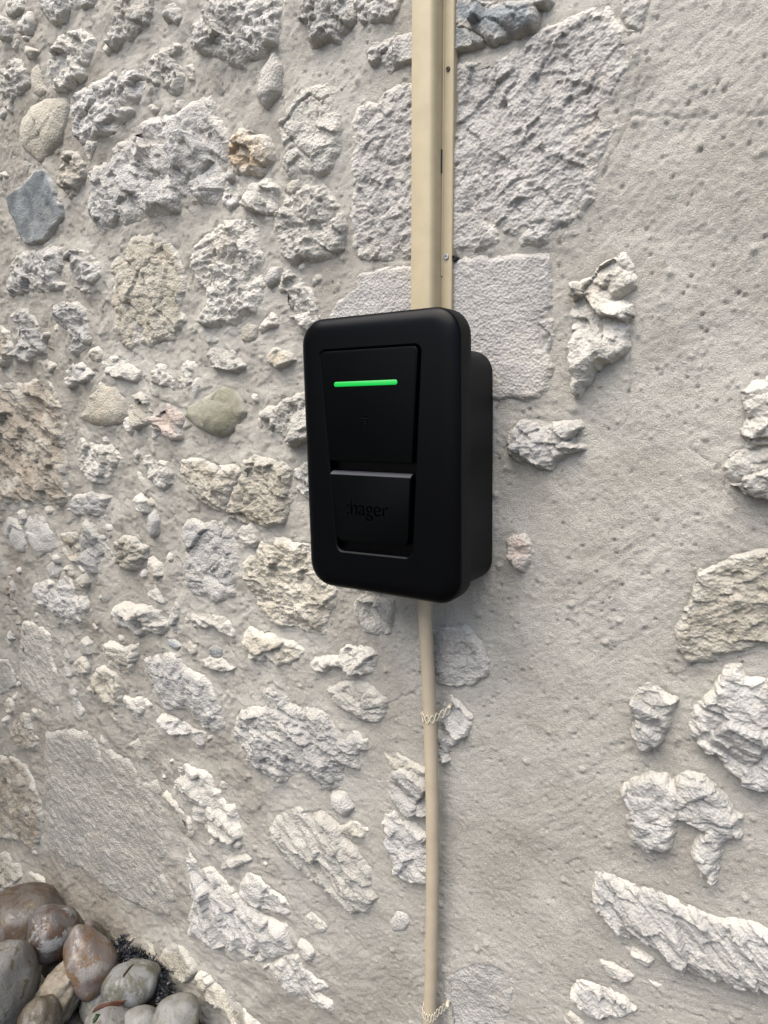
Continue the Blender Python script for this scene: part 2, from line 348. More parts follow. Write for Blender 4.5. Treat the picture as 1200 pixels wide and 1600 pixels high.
J p 13 M 120,300 180,290 250,270 320,255 400,240 480,220 500,180 560,140 640,110 740,70 800,40 880,30 910,60 920,110 970,125 1050,165 1045,260 1000,350 950,460 900,480 935,560 900,640 870,730 835,800 845,900 830,930 770,980 765,1090 730,1115 620,1140 500,1140 480,1110 420,1080 390,1030 350,1040 380,1130 360,1155 290,1170 120,1190
J p 12 M 960,-20 1090,-20 1070,80 1045,150 990,118 960,60
X a 16 A 515,493 530,470 557,450 557,433 583,423 610,418 645,418 705,410 750,403 800,400 853,397 855,417 857,447 857,477 850,483 857,500 855,530 850,550 857,577 853,603 837,617 820,625 800,617 773,623 740,620 600,600 520,560
K f 46 W 830,200 900,165 950,140 985,180 1010,250 1010,280 930,330 900,350 985,380 990,430 960,500 970,570 930,620 850,660 800,720 760,770 725,815 700,760 720,710 690,650 700,600 690,560 720,460 710,410 720,330 720,280 770,260 820,230
K f 8 E 640,520 680,510 690,530 660,540
K r 28 L 415,1040 430,980 480,930 540,915 620,940 700,935 750,940 770,990 710,1000 720,1040 770,1050 720,1065 680,1070 640,1110 610,1150 560,1140 500,1105 460,1110 425,1080
X f 34 P 785,845 795,838 815,838 825,855 820,880 812,898 800,885 790,870
X f 30 W 1163,612 1175,600 1200,590 1235,585 1235,705 1185,692 1168,700 1163,680 1168,650
X f 32 W 1128,730 1150,710 1200,706 1240,710 1240,790 1180,772 1160,765 1140,750
X p 18 E 1089,897 1120,888 1150,872 1200,858 1240,850 1240,1020 1182,1010 1165,1014 1130,1022 1108,1033 1073,1035 1060,1018 1055,992 1064,966 1077,952 1086,926
M f 38 L 300,460 320,430 350,405 400,420 440,450 460,460 430,540 425,580 400,610 350,630 320,615 305,570 325,530 300,490
M f 36 L 510,560 530,490 560,460 610,420 640,350 690,340 715,390 760,385 860,400 860,770 760,780 710,760 660,700 640,670 590,640 530,600
M k 50 L 265,800 300,755 370,735 420,745 440,770 500,725 550,740 620,800 640,830 690,900 690,960 650,960 620,1000 610,1060 600,1110 560,1080 525,1010 530,980 580,920 550,925 510,900 460,890 450,960 440,990 370,1000 300,950 290,870
M l 36 L 165,1150 180,1085 230,1085 300,1130 380,1140 480,1180 560,1230 640,1250 720,1250 860,1320 860,1540 730,1490 640,1470 560,1450 500,1420 420,1350 330,1310 260,1290 220,1240 180,1200
M f 10 L 290,1330 350,1340 390,1370 370,1395 310,1370
M f 10 G 200,1380 240,1390 330,1430 280,1450 230,1430
M f 6 G 370,1440 420,1465 400,1475
M l 18 L 95,1500 120,1460 200,1480 280,1520 320,1560 290,1575 210,1580 150,1560
M f 14 E 60,1640 80,1560 130,1600 140,1650
X p 7 G 690,1515 710,1500 740,1490 780,1500 800,1520 795,1560 780,1630 700,1630
"""
def undulate(x, z):                          # slow bulges of the whole wall face, in metres out of the wall
    foot = 0.05*sstep(0.22, 0.0, z)*sstep(-0.3, -0.9, x)
    return 0.007*perlin(x*2.1+3.3, z*2.4, 5) + 0.003*perlin(x*6.5, z*6.1, 6) + foot
wall = empty('stone_wall', (-0.4, D+0.2, 0))
tag(wall, 'old rubble wall of pale limestone set in rough lime mortar behind the black charger', 'wall')
WINV = Vector((0.4, -(D+0.2), 0))
def axis(a, b, f):
    out = [a]
    while out[-1] < b: out.append(out[-1]+f(out[-1]))
    return np.array(out)
def sx(x):
    if x < -1.62 or x > 0.60: return 0.014
    return min(0.0052, 1.25/(0.64*scale_at((x, D, GZ))*0.74))
def sz(z): return 0.014 if z > 2.44 else 0.0024
XS = axis(-2.25, 1.45, sx); ZS = axis(-0.12, 2.95, sz)
GX, GZZ = np.meshgrid(XS, ZS)
SD = np.full(GX.shape, -0.2); LIP = np.zeros(GX.shape)

def relief(style, x, z, sd, L, H, rng):
    """surface relief of one stone (about -1..1 of a few mm to cm), metres"""
    wq = 0.0025 if style == 'f' else 0.0045
    wx = x + wq*fbm(x*26, z*26, sd, 3); wz = z + wq*fbm(x*26+9, z*26, sd+1, 3)
    a = rng.uniform(-0.9, 0.3)
    if style in 'rf':
        big = 18 if style == 'r' else 15
        ca, sa = math.cos(a), math.sin(a)
        u = (wx*ca+wz*sa); v = (-wx*sa+wz*ca)*1.5
        f1, f2, p1, _ = cells(u*big, v*big, sd+2, 1.5)
        g1, g2, p2, _ = cells(u*big*2.6, v*big*2.6, sd+8, 1.5)
        k1, k2, p3, _ = cells(u*big*6, v*big*6, sd+14, 1.4)
        k = 0.0105 if style == 'f' else 0.0085
        h = k*p1*(1.5 if style == 'f' else 1.2) + k*0.5*p2 + k*(0.14 if style == 'f' else 0.24)*p3 + (0.0013 if style == 'r' else 0.0007)*fbm(x*140, z*140, sd+20, 2)
        h = h - 0.003*sstep(0.06, 0.0, f2-f1)
        if style == 'r':
            pit = cells(wx*70, wz*70, sd+30)[0]
            h = h - 0.0040*sstep(0.33, 0.05, pit)*(perlin(x*30, z*30, sd+31) > 0.0)
            h = h + 0.0030*(1-np.abs(perlin(wx*55, wz*55, sd+33))*2)
        return h
    if style == 'l':                         # layered, splintered along a dipping bed
        a = -0.62; u = wx*math.cos(a)+wz*math.sin(a); v = -wx*math.sin(a)+wz*math.cos(a)
        t = v*38 + 1.3*fbm(u*9, v*20, sd, 2); st = t-np.floor(t)
        t2 = v*105 + 1.6*fbm(u*17, v*40, sd+3, 2); st2 = t2-np.floor(t2)
        f1, f2, p1, _ = cells(u*13, v*26, sd+5, 1.5)
        g1, g2, p2, _ = cells(u*34, v*70, sd+6, 1.5)
        return 0.0055*(st**1.5-0.4) + 0.0013*(st2-0.5) + 0.0125*p1 + 0.0045*p2 + 0.0010*fbm(x*110, z*110, sd+7, 2)
    if style == 'p':                         # bush-hammered / eroded face with many small hollows
        a = 0.55; u = wx*math.cos(a)+wz*math.sin(a); v = -wx*math.sin(a)+wz*math.cos(a)
        f1, f2, p1, _ = cells(u*48, v*72, sd+2, 1.4)
        g1, g2, p2, _ = cells(u*20, v*32, sd+4, 1.4)
        k1, k2, p3, _ = cells(u*105, v*150, sd+6, 1.4)
        q = 1.0 if H > 0.006 else 0.4
        pit, _, _, pid = cells(x*46, z*52, sd+16)
        return q*(0.0028*p1 + 0.0036*p2 + 0.0015*p3 + 0.0030*fbm(x*14, z*14, sd+5, 2) - 0.0035*sstep(0.30, 0.12, pit)*(pid > 0.78))
    if style == 'a':                         # sawn ashlar, worn, with a broken right edge
        f1, f2, p1, _ = cells(wx*60, wz*60, sd+2)
        brk = sstep(0.045, 0.0, np.abs(x-(0.215-0.03*(z-1.45)))) * sstep(-0.35, 0.25, perlin(x*20, z*20, sd+4)+0.55*(1.50-z)/0.2)
        h = 0.0011*fbm(x*60, z*60, sd+3, 4) - 0.0022*sstep(0.22, 0.0, f1)*(perlin(x*17, z*17, sd+8) > 0.12)
        ck = np.abs(perlin(x*5, z*19, sd+11)); h = h - 0.0010*sstep(0.03, 0.0, ck)*(perlin(x*11, z*11, sd+12) > 0.1)
        h = h + 0.004*fbm(x*13, z*13, sd+21, 2)*(x < -0.2)
        return h - 0.010*brk*(0.5+1.0*cells(wx*30, wz*30, sd+9, 1.5)[2])
    if style == 'c':                         # combed slab: fine diagonal tooling
        a = -0.75; u = wx*math.cos(a)+wz*math.sin(a); v = -wx*math.sin(a)+wz*math.cos(a)
        return 0.0024*perlin(u*28, v*85, sd) + 0.0016*perlin(u*60, v*170, sd+1) + 0.004*fbm(x*11, z*11, sd+2, 2) + 0.0018*cells(wx*60, wz*60, sd+3, 1.5)[2]
    if style == 'k':                         # fairly smooth block split by open cracks
        f1, f2, p1, _ = cells(wx*15, wz*17, sd+2, 0.8)
        g1, g2, p2, _ = cells(wx*36, wz*40, sd+6, 1.1)
        k1, k2, p3, _ = cells(wx*95, wz*95, sd+8, 1.3)
        h = 0.0075*p1 + 0.0045*p2 + 0.0013*p3 - 0.0055*sstep(0.06, 0.0, f2-f1) - 0.0025*sstep(0.08, 0.0, g2-g1)*(perlin(x*14, z*14, sd+3) > 0)
        return h + 0.0016*fbm(x*60, z*60, sd+5, 3) + 0.0028*fbm(x*22, z*22, sd+15, 2)
    f1, f2, p1, _ = cells(wx*12, wz*12, sd+2, 1.2)      # 's': rounded cobble
    return 0.0050*p1 + 0.0030*fbm(x*18, z*18, sd+5, 3) + 0.0007*fbm(x*90, z*90, sd+6, 3)

def build_stone(idx, style, H, mkey, poly, sp=None, name='stone'):
    rng = random.Random(1000+idx); sd = 100*idx+7
    poly = np.asarray(poly); lo = poly.min(0)-0.016; hi = poly.max(0)+0.016
    cx, cz = poly.mean(0)
    if sp is None:
        k = 0.64*scale_at((cx, D, cz)); spx, spz = min(1.25/(k*0.8), 0.005), min(1.12/k, 0.004)
    else: spx = spz = sp
    xs = np.arange(lo[0], hi[0]+spx, spx); zs = np.arange(lo[1], hi[1]+spz, spz)
    x, z = np.meshgrid(xs, zs)
    d0 = poly_sdf(x, z, poly)
    area = 0.5*abs(np.dot(poly[:, 0], np.roll(poly[:, 1], 1))-np.dot(poly[:, 1], np.roll(poly[:, 0], 1)))
    L = math.sqrt(area)
    amp = 0.0 if style == 's' else min(1.0, L/0.06)
    d = d0 + amp*(0.0030*fbm(x*45, z*45, sd+50, 2) + 0.0022*cells(x*70, z*70, sd+51, 1.4)[2])
    d = d + 0.0040*min(1.0, L/0.05)*(sp is None)
    w = {'r': 0.10, 'f': 0.09, 's': 0.42, 'p': 0.06, 'a': 0.03, 'c': 0.04, 'l': 0.08, 'k': 0.09}[style]*L
    w = max(w, 0.005)
    t = np.clip(d/w, 0, 1); prof = 1-(1-t)**2.0 if style != 's' else np.sqrt(np.maximum(1-(1-t)**2, 0))
    if style in 'rflk': t2 = np.clip(d/(0.38*L), 0, 1); prof = 0.62*prof + 0.38*(1-(1-t2)**2)
    rel = relief(style, x, z, sd, L, H, rng)
    rel = 0.88*rel*min(1.0, 0.25+L/0.09)
    tilt_z = rng.uniform(0.10, 0.55) if style in 'rflks' else 0.05; tilt_x = rng.uniform(-0.25, 0.25)
    ext = max(hi[1]-lo[1]-0.032, 0.02); exx = max(hi[0]-lo[0]-0.032, 0.02)
    tilt = 1 + tilt_z*(cz-z)/ext*1.2 + tilt_x*(x-cx)/exx
    h = prof*0.70*H*tilt + np.sqrt(prof)*rel
    h = np.where((x > -0.03) & (x < 0.09) & (z > GZ+0.19), np.minimum(h, 0.009+0.001*perlin(x*40, z*40, sd)-undulate(x, z)), h)
    h = np.where(d < 0, np.maximum(2.2*d, -0.024), h)
    y = D - undulate(x, z) - h
    # where the mortar is covered or lipped
    i0, i1 = np.searchsorted(XS, [lo[0]-0.03, hi[0]+0.03]); j0, j1 = np.searchsorted(ZS, [lo[1]-0.03, hi[1]+0.03])
    if i1 > i0 and j1 > j0:
        gx, gz = GX[j0:j1, i0:i1], GZZ[j0:j1, i0:i1]
        g = poly_sdf(gx, gz, poly); sub = SD[j0:j1, i0:i1]
        li = rng.uniform(-0.0015, 0.0035); LIP[j0:j1, i0:i1] = np.where(g > sub, li, LIP[j0:j1, i0:i1]); SD[j0:j1, i0:i1] = np.maximum(sub, g)
    keep = d0 > -0.011
    kq = keep[:-1, :-1] & keep[1:, :-1] & keep[:-1, 1:] & keep[1:, 1:]
    ids = np.arange(x.size).reshape(x.shape)
    q = np.stack([ids[:-1, :-1], ids[:-1, 1:], ids[1:, 1:], ids[1:, :-1]], -1)[kq]
    used, inv = np.unique(q, return_inverse=True); q = inv.reshape(q.shape)
    co = np.stack([x.ravel()-cx, y.ravel()-D, z.ravel()-cz], 1)[used]
    me = np_mesh(name, co, q)
    sm = np.clip(1.15-(d+0.006*fbm(x*40, z*40, sd+60, 3))/(0.012 if style not in 'sa' else 0.006), 0, 1)*(0.9 if style not in 'sa' else 0.5)
    sm = np.maximum(sm, sstep(0.25, 0.6, fbm(x*16, z*16, sd+61, 3))*(rng.uniform(0, 0.5) if style in 'rplkf' else 0.08))
    at = me.attributes.new('smear', 'FLOAT', 'POINT'); at.data.foreach_set('value', sm.ravel()[used].astype(np.float32))
    o = link_mesh(name, me, MS[mkey], wall)
    o.location = Vector((cx, D, cz)) + WINV
    return o

STONE_LABEL = {'K': 'slate blue smooth angular stone', 'O': 'olive green rounded stone', 'T': 'tan brown crusty lump', 'P': 'pinkish broken stone', 'C': 'grey combed flat slab',
               'M': 'mauve grey pitted block', 'A': 'mauve grey flat cut block', 'B': 'dark blue grey broken stone', 'N': 'brown crusted layered stone'}
idx = 0
stone_polys = []
for line in STONES.strip().splitlines():
    head, pts = line[:].split(' ', 4)[:4], line.split(' ', 4)[4]
    ox, oy, s = WIN[head[0]]; style, H, mk = head[1], float(head[2])/1000, head[3]
    pp = []
    for p in pts.split():
        u, v = p.split(','); P = unproj(ox+float(u)/s, oy+float(v)/s, D-0.45*H); pp.append((P[0], P[2]))
    so = build_stone(idx, style, H*0.68, mk, pp)
    if mk in STONE_LABEL: so['label'] = STONE_LABEL[mk]
    stone_polys.append(np.array(pp)); idx += 1
n_traced = idx
# the wall goes on past the frame: more stones of the same kinds, coarser
rng = random.Random(77)
frame = np.array([unproj(u, v, D)[[0, 2]] for u, v in ((-25, -25), (1225, -25), (1225, 1625), (-25, 1625))])
cent = [(p.mean(0), np.ptp(p, axis=0).max()*0.5) for p in stone_polys]
tries = 0
# fragments and spalls packed between the larger stones on the left
while idx < n_traced+58 and tries < 9000:
    tries += 1
    u, v = rng.uniform(0, 560), rng.uniform(0, 1560); P = unproj(u, v, D); c = np.array([P[0], P[2]])
    if v > 1340+0.8*u or (u > 430 and 440 < v < 960) or rng.random() < u/900: continue
    r = rng.choice((0.009, 0.012, 0.016, 0.022, 0.028))*rng.uniform(0.8, 1.2)
    if max(float(poly_sdf(c[:1], c[1:], q)[0]) for q in stone_polys) > -(r*0.72+0.004): continue
    n = rng.randint(5, 8); a = rng.uniform(0, 3.14); st_ = rng.uniform(1.0, 1.9); ph = rng.uniform(0, 6); pp = []
    for k in range(n):
        ex, ez = r*st_**0.5*math.cos(ph+6.283*k/n)*rng.uniform(0.75, 1.1), r/st_**0.5*math.sin(ph+6.283*k/n)*rng.uniform(0.75, 1.1)
        pp.append((c[0]+ex*math.cos(a)-ez*math.sin(a), c[1]+ex*math.sin(a)+ez*math.cos(a)))
    build_stone(idx, rng.choice('rffsl'), rng.uniform(0.5, 0.8)*r+0.004, rng.choice('WGGEEL'), pp); stone_polys.append(np.array(pp)); idx += 1
print('fragments', idx-n_traced); n_traced = idx; tries = 0
while idx < 298 and tries < 6000:
    tries += 1
    c = np.array([rng.uniform(-1.68, 1.3), rng.uniform(0.05, 2.85)]); r = rng.choice((0.03, 0.045, 0.06, 0.085, 0.12))
    if poly_sdf(np.array([c[0]]), np.array([c[1]]), frame)[0] > -(r+0.015): continue
    if any(np.hypot(*(c-q)) < (r+s_)*0.92+0.012 for q, s_ in cent): continue
    n = rng.randint(7, 11); sx_, sz_ = rng.uniform(0.8, 1.15), rng.uniform(0.6, 0.95); ph = rng.uniform(0, 6)
    pp = [(c[0]+r*sx_*rng.uniform(0.75, 1.05)*math.cos(ph+6.283*k/n), c[1]+r*sz_*rng.uniform(0.75, 1.05)*math.sin(ph+6.283*k/n)) for k in range(n)]
    build_stone(idx, rng.choice('rrfffks'), rng.uniform(0.014, 0.032), rng.choice('WWGGLE'), pp, sp=0.005); cent.append((c, r)); idx += 1

# mortar
def strokes(x, z, a, sd):
    u = x*math.cos(a)+z*math.sin(a); v = -x*math.sin(a)+z*math.cos(a)
    return perlin(u*22, v*120, sd) + 0.6*perlin(u*40, v*240, sd+1)
x, z = GX, GZZ
out = -SD                                                   # distance outside the nearest stone
h = undulate(x, z) + 0.0026*fbm(x*11, z*11, 31, 3) + 0.0008*fbm(x*42, z*42, 33, 3)
rough_ = sstep(0.0, -0.45, x)
h = h + rough_*(0.0038*fbm(x*19, z*19, 81, 3) + 0.0022*cells(x*34, z*34, 83, 1.3)[2])   # rougher smears between the packed stones
wa = sstep(-0.25, 0.25, perlin(x*2.6, z*2.6, 41)); wb = sstep(-0.25, 0.25, perlin(x*2.2+7, z*2.4, 42))
st = wa*strokes(x, z, 0.75, 43) + (1-wa)*(wb*strokes(x, z, -0.6, 45) + (1-wb)*strokes(x, z, 0.15, 47))
h = h + 0.0009*st*(0.5+0.6*sstep(-0.3, 0.4, perlin(x*4, z*4, 49)))
h = h + 0.0009*fbm(x*150, z*150, 50, 2)
f1, _, _, cid = cells(x*66, z*66, 51); h = h - 0.0040*sstep(0.13+0.14*(cid-0.86)/0.14, 0.07, f1+0.04*perlin(x*200, z*200, 52))*(cid > 0.87)      # small pits
f1, _, _, cid = cells(x*85, z*85, 55); h = h + 0.0022*sstep(0.30, 0.05, f1)*(cid > 0.82)      # grains standing proud
f1, _, _, cid = cells(x*27, z*27, 58); h = h + 0.0040*sstep(0.20, 0.03, f1)*(cid > 0.90)      # small stones under the skim
h = h + (LIP+0.0015)*np.exp(-np.maximum(out, 0)/0.014) - 0.0025*sstep(-0.004, 0.006, -np.abs(out-0.001)+0.004)
CR = [[(1001, 80), (998, 120), (985, 183), (1012, 180), (1060, 184), (1110, 188), (1150, 181), (1215, 178)], [(985, 183), (965, 225), (940, 280)],
      [(985, 520), (983, 600), (978, 660)], [(1075, 700), (1110, 722), (1128, 728), (1130, 760), (1155, 790)],
      [(600, 1100), (640, 1085), (662, 1070)], [(800, 1560), (760, 1590), (745, 1640)], [(450, 1075), (452, 1040), (448, 1025)],
      [(1050, 1060), (1085, 1040), (1180, 1022)], [(880, 1350), (905, 1345), (925, 1362)]]
for c in CR:
    pl = [unproj(u, v, D)[[0, 2]] for u, v in c]
    dm = np.full(x.shape, 9.0)
    wxx = x + 0.004*perlin(x*40, z*40, 61); wzz = z + 0.004*perlin(x*40, z*40, 62)
    for (ax, az), (bx, bz) in zip(pl[:-1], pl[1:]):
        ex, ez = bx-ax, bz-az; t = np.clip(((wxx-ax)*ex+(wzz-az)*ez)/(ex*ex+ez*ez), 0, 1)
        dm = np.minimum(dm, np.hypot(wxx-ax-ex*t, wzz-az-ez*t))
    h = h - 0.0026*sstep(0.0017, 0.0003, dm)
y = D - h
keep = SD < 0.014
kq = keep[:-1, :-1] | keep[1:, :-1] | keep[:-1, 1:] | keep[1:, 1:]
ids = np.arange(x.size).reshape(x.shape)
q = np.stack([ids[:-1, :-1], ids[:-1, 1:], ids[1:, 1:], ids[1:, :-1]], -1)[kq]
used, inv = np.unique(q, return_inverse=True); q = inv.reshape(q.shape)
me = np_mesh('mortar', np.stack([x.ravel(), y.ravel(), z.ravel()], 1)[used], q)
stain_shade = sstep(-0.15, 0.7, fbm(x*3.2, z*3.0, 71, 4) + 0.40*sstep(0.0, -1.2, x) + 0.35*sstep(0.7, 0.1, z) - 0.25)*0.55
stain_shade = np.maximum(stain_shade, 0.30*sstep(0.1, 0.5, fbm(x*9, z*12, 73, 3)))
stain_shade = np.clip(stain_shade*0.8 + 0.10*sstep(1.35, 0.6, z) + sstep(-0.25, -1.35, x+0.10*fbm(x*4, z*4, 75, 3))*(0.22+0.30*fbm(x*5, z*5, 76, 3)), 0, 1)  # besides the stains, light falloff to the left and foot painted in
at = me.attributes.new('stain_shade', 'FLOAT', 'POINT'); at.data.foreach_set('value', stain_shade.ravel()[used].astype(np.float32))
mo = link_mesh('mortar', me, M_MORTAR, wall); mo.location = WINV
bm = bmesh.new(); bmesh.ops.create_cube(bm, size=1.0)
for v in bm.verts: v.co = Vector((-0.4+v.co.x*3.69, D+0.25+v.co.y*0.40, 1.41+v.co.z*3.05))
o = bm_obj('wall_core', bm, M_MORTAR, wall, smooth=False); o.location = WINV

# ---------------------------------------------------------------- the charger
def plastic(name, c, rough, spec, grain=0.0, gscale=900):
    m, nt, b = nt_mat(name); b.inputs['Roughness'].default_value = rough; b.inputs['Specular IOR Level'].default_value = spec
    p = pos(nt); colr = mixc(nt, ramp(nt, noise_tex(nt, p, 30, 4), 0.3, 0.7), c, tuple(v*0.86 for v in c))
    nt.links.new(colr, b.inputs['Base Color'])
    if grain: nt.links.new(bump(nt, noise_tex(nt, p, gscale, 2), grain, 0.0006), b.inputs['Normal'])
    return m
M_BLACK = plastic('matt_black_plastic', (0.0005, 0.0007, 0.0011), 0.30, 0.10, 0.08)
M_SIDE = plastic('black_textured_plastic', (0.0085, 0.0086, 0.009), 0.55, 0.12, 0.2)
M_PANEL = plastic('black_panel_plastic', (0.0009, 0.0012, 0.0013), 0.36, 0.05, 0.08)
M_LEDGE = plastic('skylit_black_ledge', (0.03, 0.032, 0.038), 0.4, 0.6)  # paler than the flap: sky light put into the colour
M_MARK = plastic('engraved_black', (0.0002, 0.0002, 0.0002), 0.6, 0.0)
M_EDGE = plastic('lit_black_edge', (0.010, 0.010, 0.0105), 0.5, 0.15)  # lighter black that paints light caught on engraved lower edges
def emit(name, c, s):
    m, nt, b = nt_mat(name); b.inputs['Base Color'].default_value = (*c, 1); b.inputs['Emission Color'].default_value = (*c, 1)
    b.inputs['Emission Strength'].default_value = s; b.inputs['Roughness'].default_value = 0.4; return m
M_GREEN = emit('green_light', (0.001, 0.125, 0.016), 0.88)

def bx(u, v, y=0.0):                          # photo pixel -> (x, z) on the plane y, relative to the charger's centre
    P = unproj(u, v, y); return (P[0], P[2]-GZ)
def round_poly(corners, radii, k=8):
    """corners counter-clockwise as seen from the front; the same number of points for every outline"""
    out = []; n = len(corners)
    for i in range(n):
        p0, p1, p2 = (np.array(corners[(i+j-1) % n], float) for j in range(3))
        a = (p0-p1)/np.linalg.norm(p0-p1); b = (p2-p1)/np.linalg.norm(p2-p1)
        ang = math.acos(max(-1, min(1, a@b))); r = radii[i]; t = r/math.tan(ang/2)
        s, e = p1+a*t, p1+b*t; bis = (a+b)/np.linalg.norm(a+b); c = p1+bis*(r/math.sin(ang/2))
        a0 = math.atan2(*(s-c)[::-1]); a1 = math.atan2(*(e-c)[::-1]); da = (a1-a0+math.pi) % (2*math.pi)-math.pi
        for j in range(k+1): out.append((c[0]+r*math.cos(a0+da*j/k), c[1]+r*math.sin(a0+da*j/k)))
    return out
def inset(corners, d):
    n = len(corners); out = []
    for i in range(n):
        p0, p1, p2 = (np.array(corners[(i+j-1) % n], float) for j in range(3))
        e1 = (p1-p0)/np.linalg.norm(p1-p0); e2 = (p2-p1)/np.linalg.norm(p2-p1)
        n1 = np.array([-e1[1], e1[0]]); n2 = np.array([-e2[1], e2[0]])
        out.append(tuple(p1 + (n1+n2)*d/(1+n1@n2)))
    return out
def loft(bm, rings, cap_first=False, cap_last=True):
    """rings: list of (outline, y)"""
    prev = None; first = None
    for pts, y in rings:
        vs_ = [bm.verts.new((p[0], y(p) if callable(y) else y, p[1])) for p in pts]
        if prev:
            n = len(vs_)
            for i in range(n): bm.faces.new((prev[i], prev[(i+1) % n], vs_[(i+1) % n], vs_[i]))
        else: first = vs_
        prev = vs_
    if cap_last: bm.faces.new(prev)
    if cap_first: bm.faces.new(first)
def rect(w, h, cx=0, cz=0): return [(cx-w/2, cz-h/2), (cx+w/2, cz-h/2), (cx+w/2, cz+h/2), (cx-w/2, cz+h/2)]
ch = empty('wall_charger', (0, D-0.002, GZ)); tag(ch, 'black wall mounted car charger with a lit green bar', 'charger')
CL = Vector((0, -(D-0.002), 0))
W_, H_ = 0.260, 0.400
S = [(-0.1345, -0.2015), (0.130, -0.2015), (0.130, 0.2012), (-0.1345, 0.2012)]
TL, TR = bx(499, 548.5), bx(657, 538); BR, BL = bx(643, 872), bx(527, 860)
REC = [BL, BR, TR, TL]                        # tapering recess in the face
def ring(ins, r): return round_poly(inset(S, ins), [r]*4)
bm = bmesh.new()
FIL = [(0.020*(1-math.cos(t)), 0.0085*(1-math.sin(t)**1.3)) for t in np.linspace(0, math.pi/2, 12)]
loft(bm, [(ring(0.003, 0.034), 0.043), (ring(0.0, 0.037), 0.041)] + [(ring(i_, 0.037-i_*0.55), y_) for i_, y_ in FIL] + [(ring(0.029, 0.022), 0.0),
          (round_poly(inset(REC, -0.0022), [0.013, 0.013, 0.011, 0.011]), 0.0), (round_poly(REC, [0.012, 0.012, 0.010, 0.010]), 0.0015),
          (round_poly(REC, [0.012, 0.012, 0.010, 0.010]), 0.0140)], cap_first=True)
o = bm_obj('front_shell', bm, M_BLACK, ch, angle=28); o.location = CL
# side of the shell is a band of the lighter textured plastic
bm = bmesh.new()
loft(bm, [(round_poly(inset(S, -0.0006), [0.0376]*4), 0.0095), (round_poly(inset(S, -0.0012), [0.038]*4), 0.0105), (round_poly(inset(S, -0.0012), [0.038]*4), 0.0385), (round_poly(inset(S, -0.0004), [0.0372]*4), 0.0392)], cap_last=False)
o = bm_obj('shell_rim', bm, M_SIDE, ch, angle=40); o.location = CL
# rear housing
bt = bx(752, 545, 0.10)[1]; bb = bx(748, 913, 0.10)[1]
B = [(-0.118, bb), (0.121, bb), (0.121, bt), (-0.118, bt)]
bm = bmesh.new()
loft(bm, [(round_poly(B, [0.034]*4), D-0.004), (round_poly(B, [0.034]*4), 0.050), (round_poly(inset(B, 0.006), [0.03]*4), 0.0435)], cap_first=True)
o = bm_obj('rear_housing', bm, M_SIDE, ch, angle=30); o.location = CL
# upper panel: proud of the recess, tapering, square at the bottom
def on_edge(t, side):                         # point on the recess side at height z
    a, b_ = (BL, TL) if side < 0 else (BR, TR); k = (t-a[1])/(b_[1]-a[1]); return (a[0]+(b_[0]-a[0])*k, t)
zp = 0.5*(bx(510, 719.6)[1]+bx(646, 724.5)[1])
zl = 0.5*(bx(514, 735.4)[1]+bx(644, 742)[1])
lp, rp = on_edge(zp, -1), on_edge(zp, 1); tl, tr = TL, TR
UP = inset([lp, rp, tr, tl], 0.0012)
UP[0] = (UP[0][0], zp); UP[1] = (UP[1][0]-0.004, zp); UP[2] = (UP[2][0]-0.001, UP[2][1])
bm = bmesh.new()
ry = [0.0009, 0.0009, 0.0095, 0.0095]
loft(bm, [(round_poly(UP, ry), 0.0139), (round_poly(UP, ry), -0.0006), (round_poly(inset(UP, 0.0007), ry), -0.0018), (round_poly(inset(UP, 0.0018), ry), -0.0022)])
o = bm_obj('upper_panel', bm, M_PANEL, ch, angle=35); o.location = CL
# lower flap with a sloping ledge along its top
zb = 0.5*(bx(535, 843)[1]+bx(628, 858)[1])
lf, rf = on_edge(zl, -1), on_edge(zl, 1); lb, rb = on_edge(zb, -1), on_edge(zb, 1)
FP = inset([lb, rb, rf, lf], 0.0012); FP[2] = (FP[2][0]-0.004, zl); FP[3] = (FP[3][0], zl); FP[1] = (FP[1][0]-0.005, FP[1][1])
rr = [0.014, 0.014, 0.0009, 0.0009]
FT = list(FP); FT[2] = (FT[2][0]-0.0008, zl-0.0042); FT[3] = (FT[3][0]+0.0008, zl-0.0042)
bm = bmesh.new()
loft(bm, [(round_poly(FP, rr), 0.0100), (round_poly(FP, rr), 0.0035)], cap_last=False)
loft(bm, [(round_poly(FP, rr), 0.0035), (round_poly(FT, rr), -0.0018), (round_poly(inset(FT, 0.001), rr), -0.0024)])
bmesh.ops.remove_doubles(bm, verts=bm.verts, dist=1e-6)
o = bm_obj('lower_flap', bm, M_PANEL, ch, angle=25); o.location = CL
flap = o
# ledge along the flap's top; its paler colour paints the sky light on it
bm = bmesh.new()
a0, a1 = (FP[3][0]+0.001, zl+0.0006), (FP[2][0]-0.001, zl+0.0006); b0, b1 = (FT[3][0], zl-0.0041), (FT[2][0], zl-0.0041)
vv = [bm.verts.new(c) for c in ((a0[0], 0.0045, a0[1]), (a1[0], 0.0045, a1[1]), (b1[0], -0.0027, b1[1]), (b0[0], -0.0027, b0[1]), (a0[0], 0.0065, zl-0.004), (a1[0], 0.0065, zl-0.004), (b1[0], -0.0015, zl-0.0060), (b0[0], -0.0015, zl-0.0060))]
for f in ((0, 1, 2, 3), (7, 6, 5, 4), (0, 4, 5, 1), (3, 2, 6, 7), (1, 5, 6, 2), (0, 3, 7, 4)): bm.faces.new([vv[i] for i in f])
o = bm_obj('ledge', bm, M_LEDGE, flap, smooth=False)
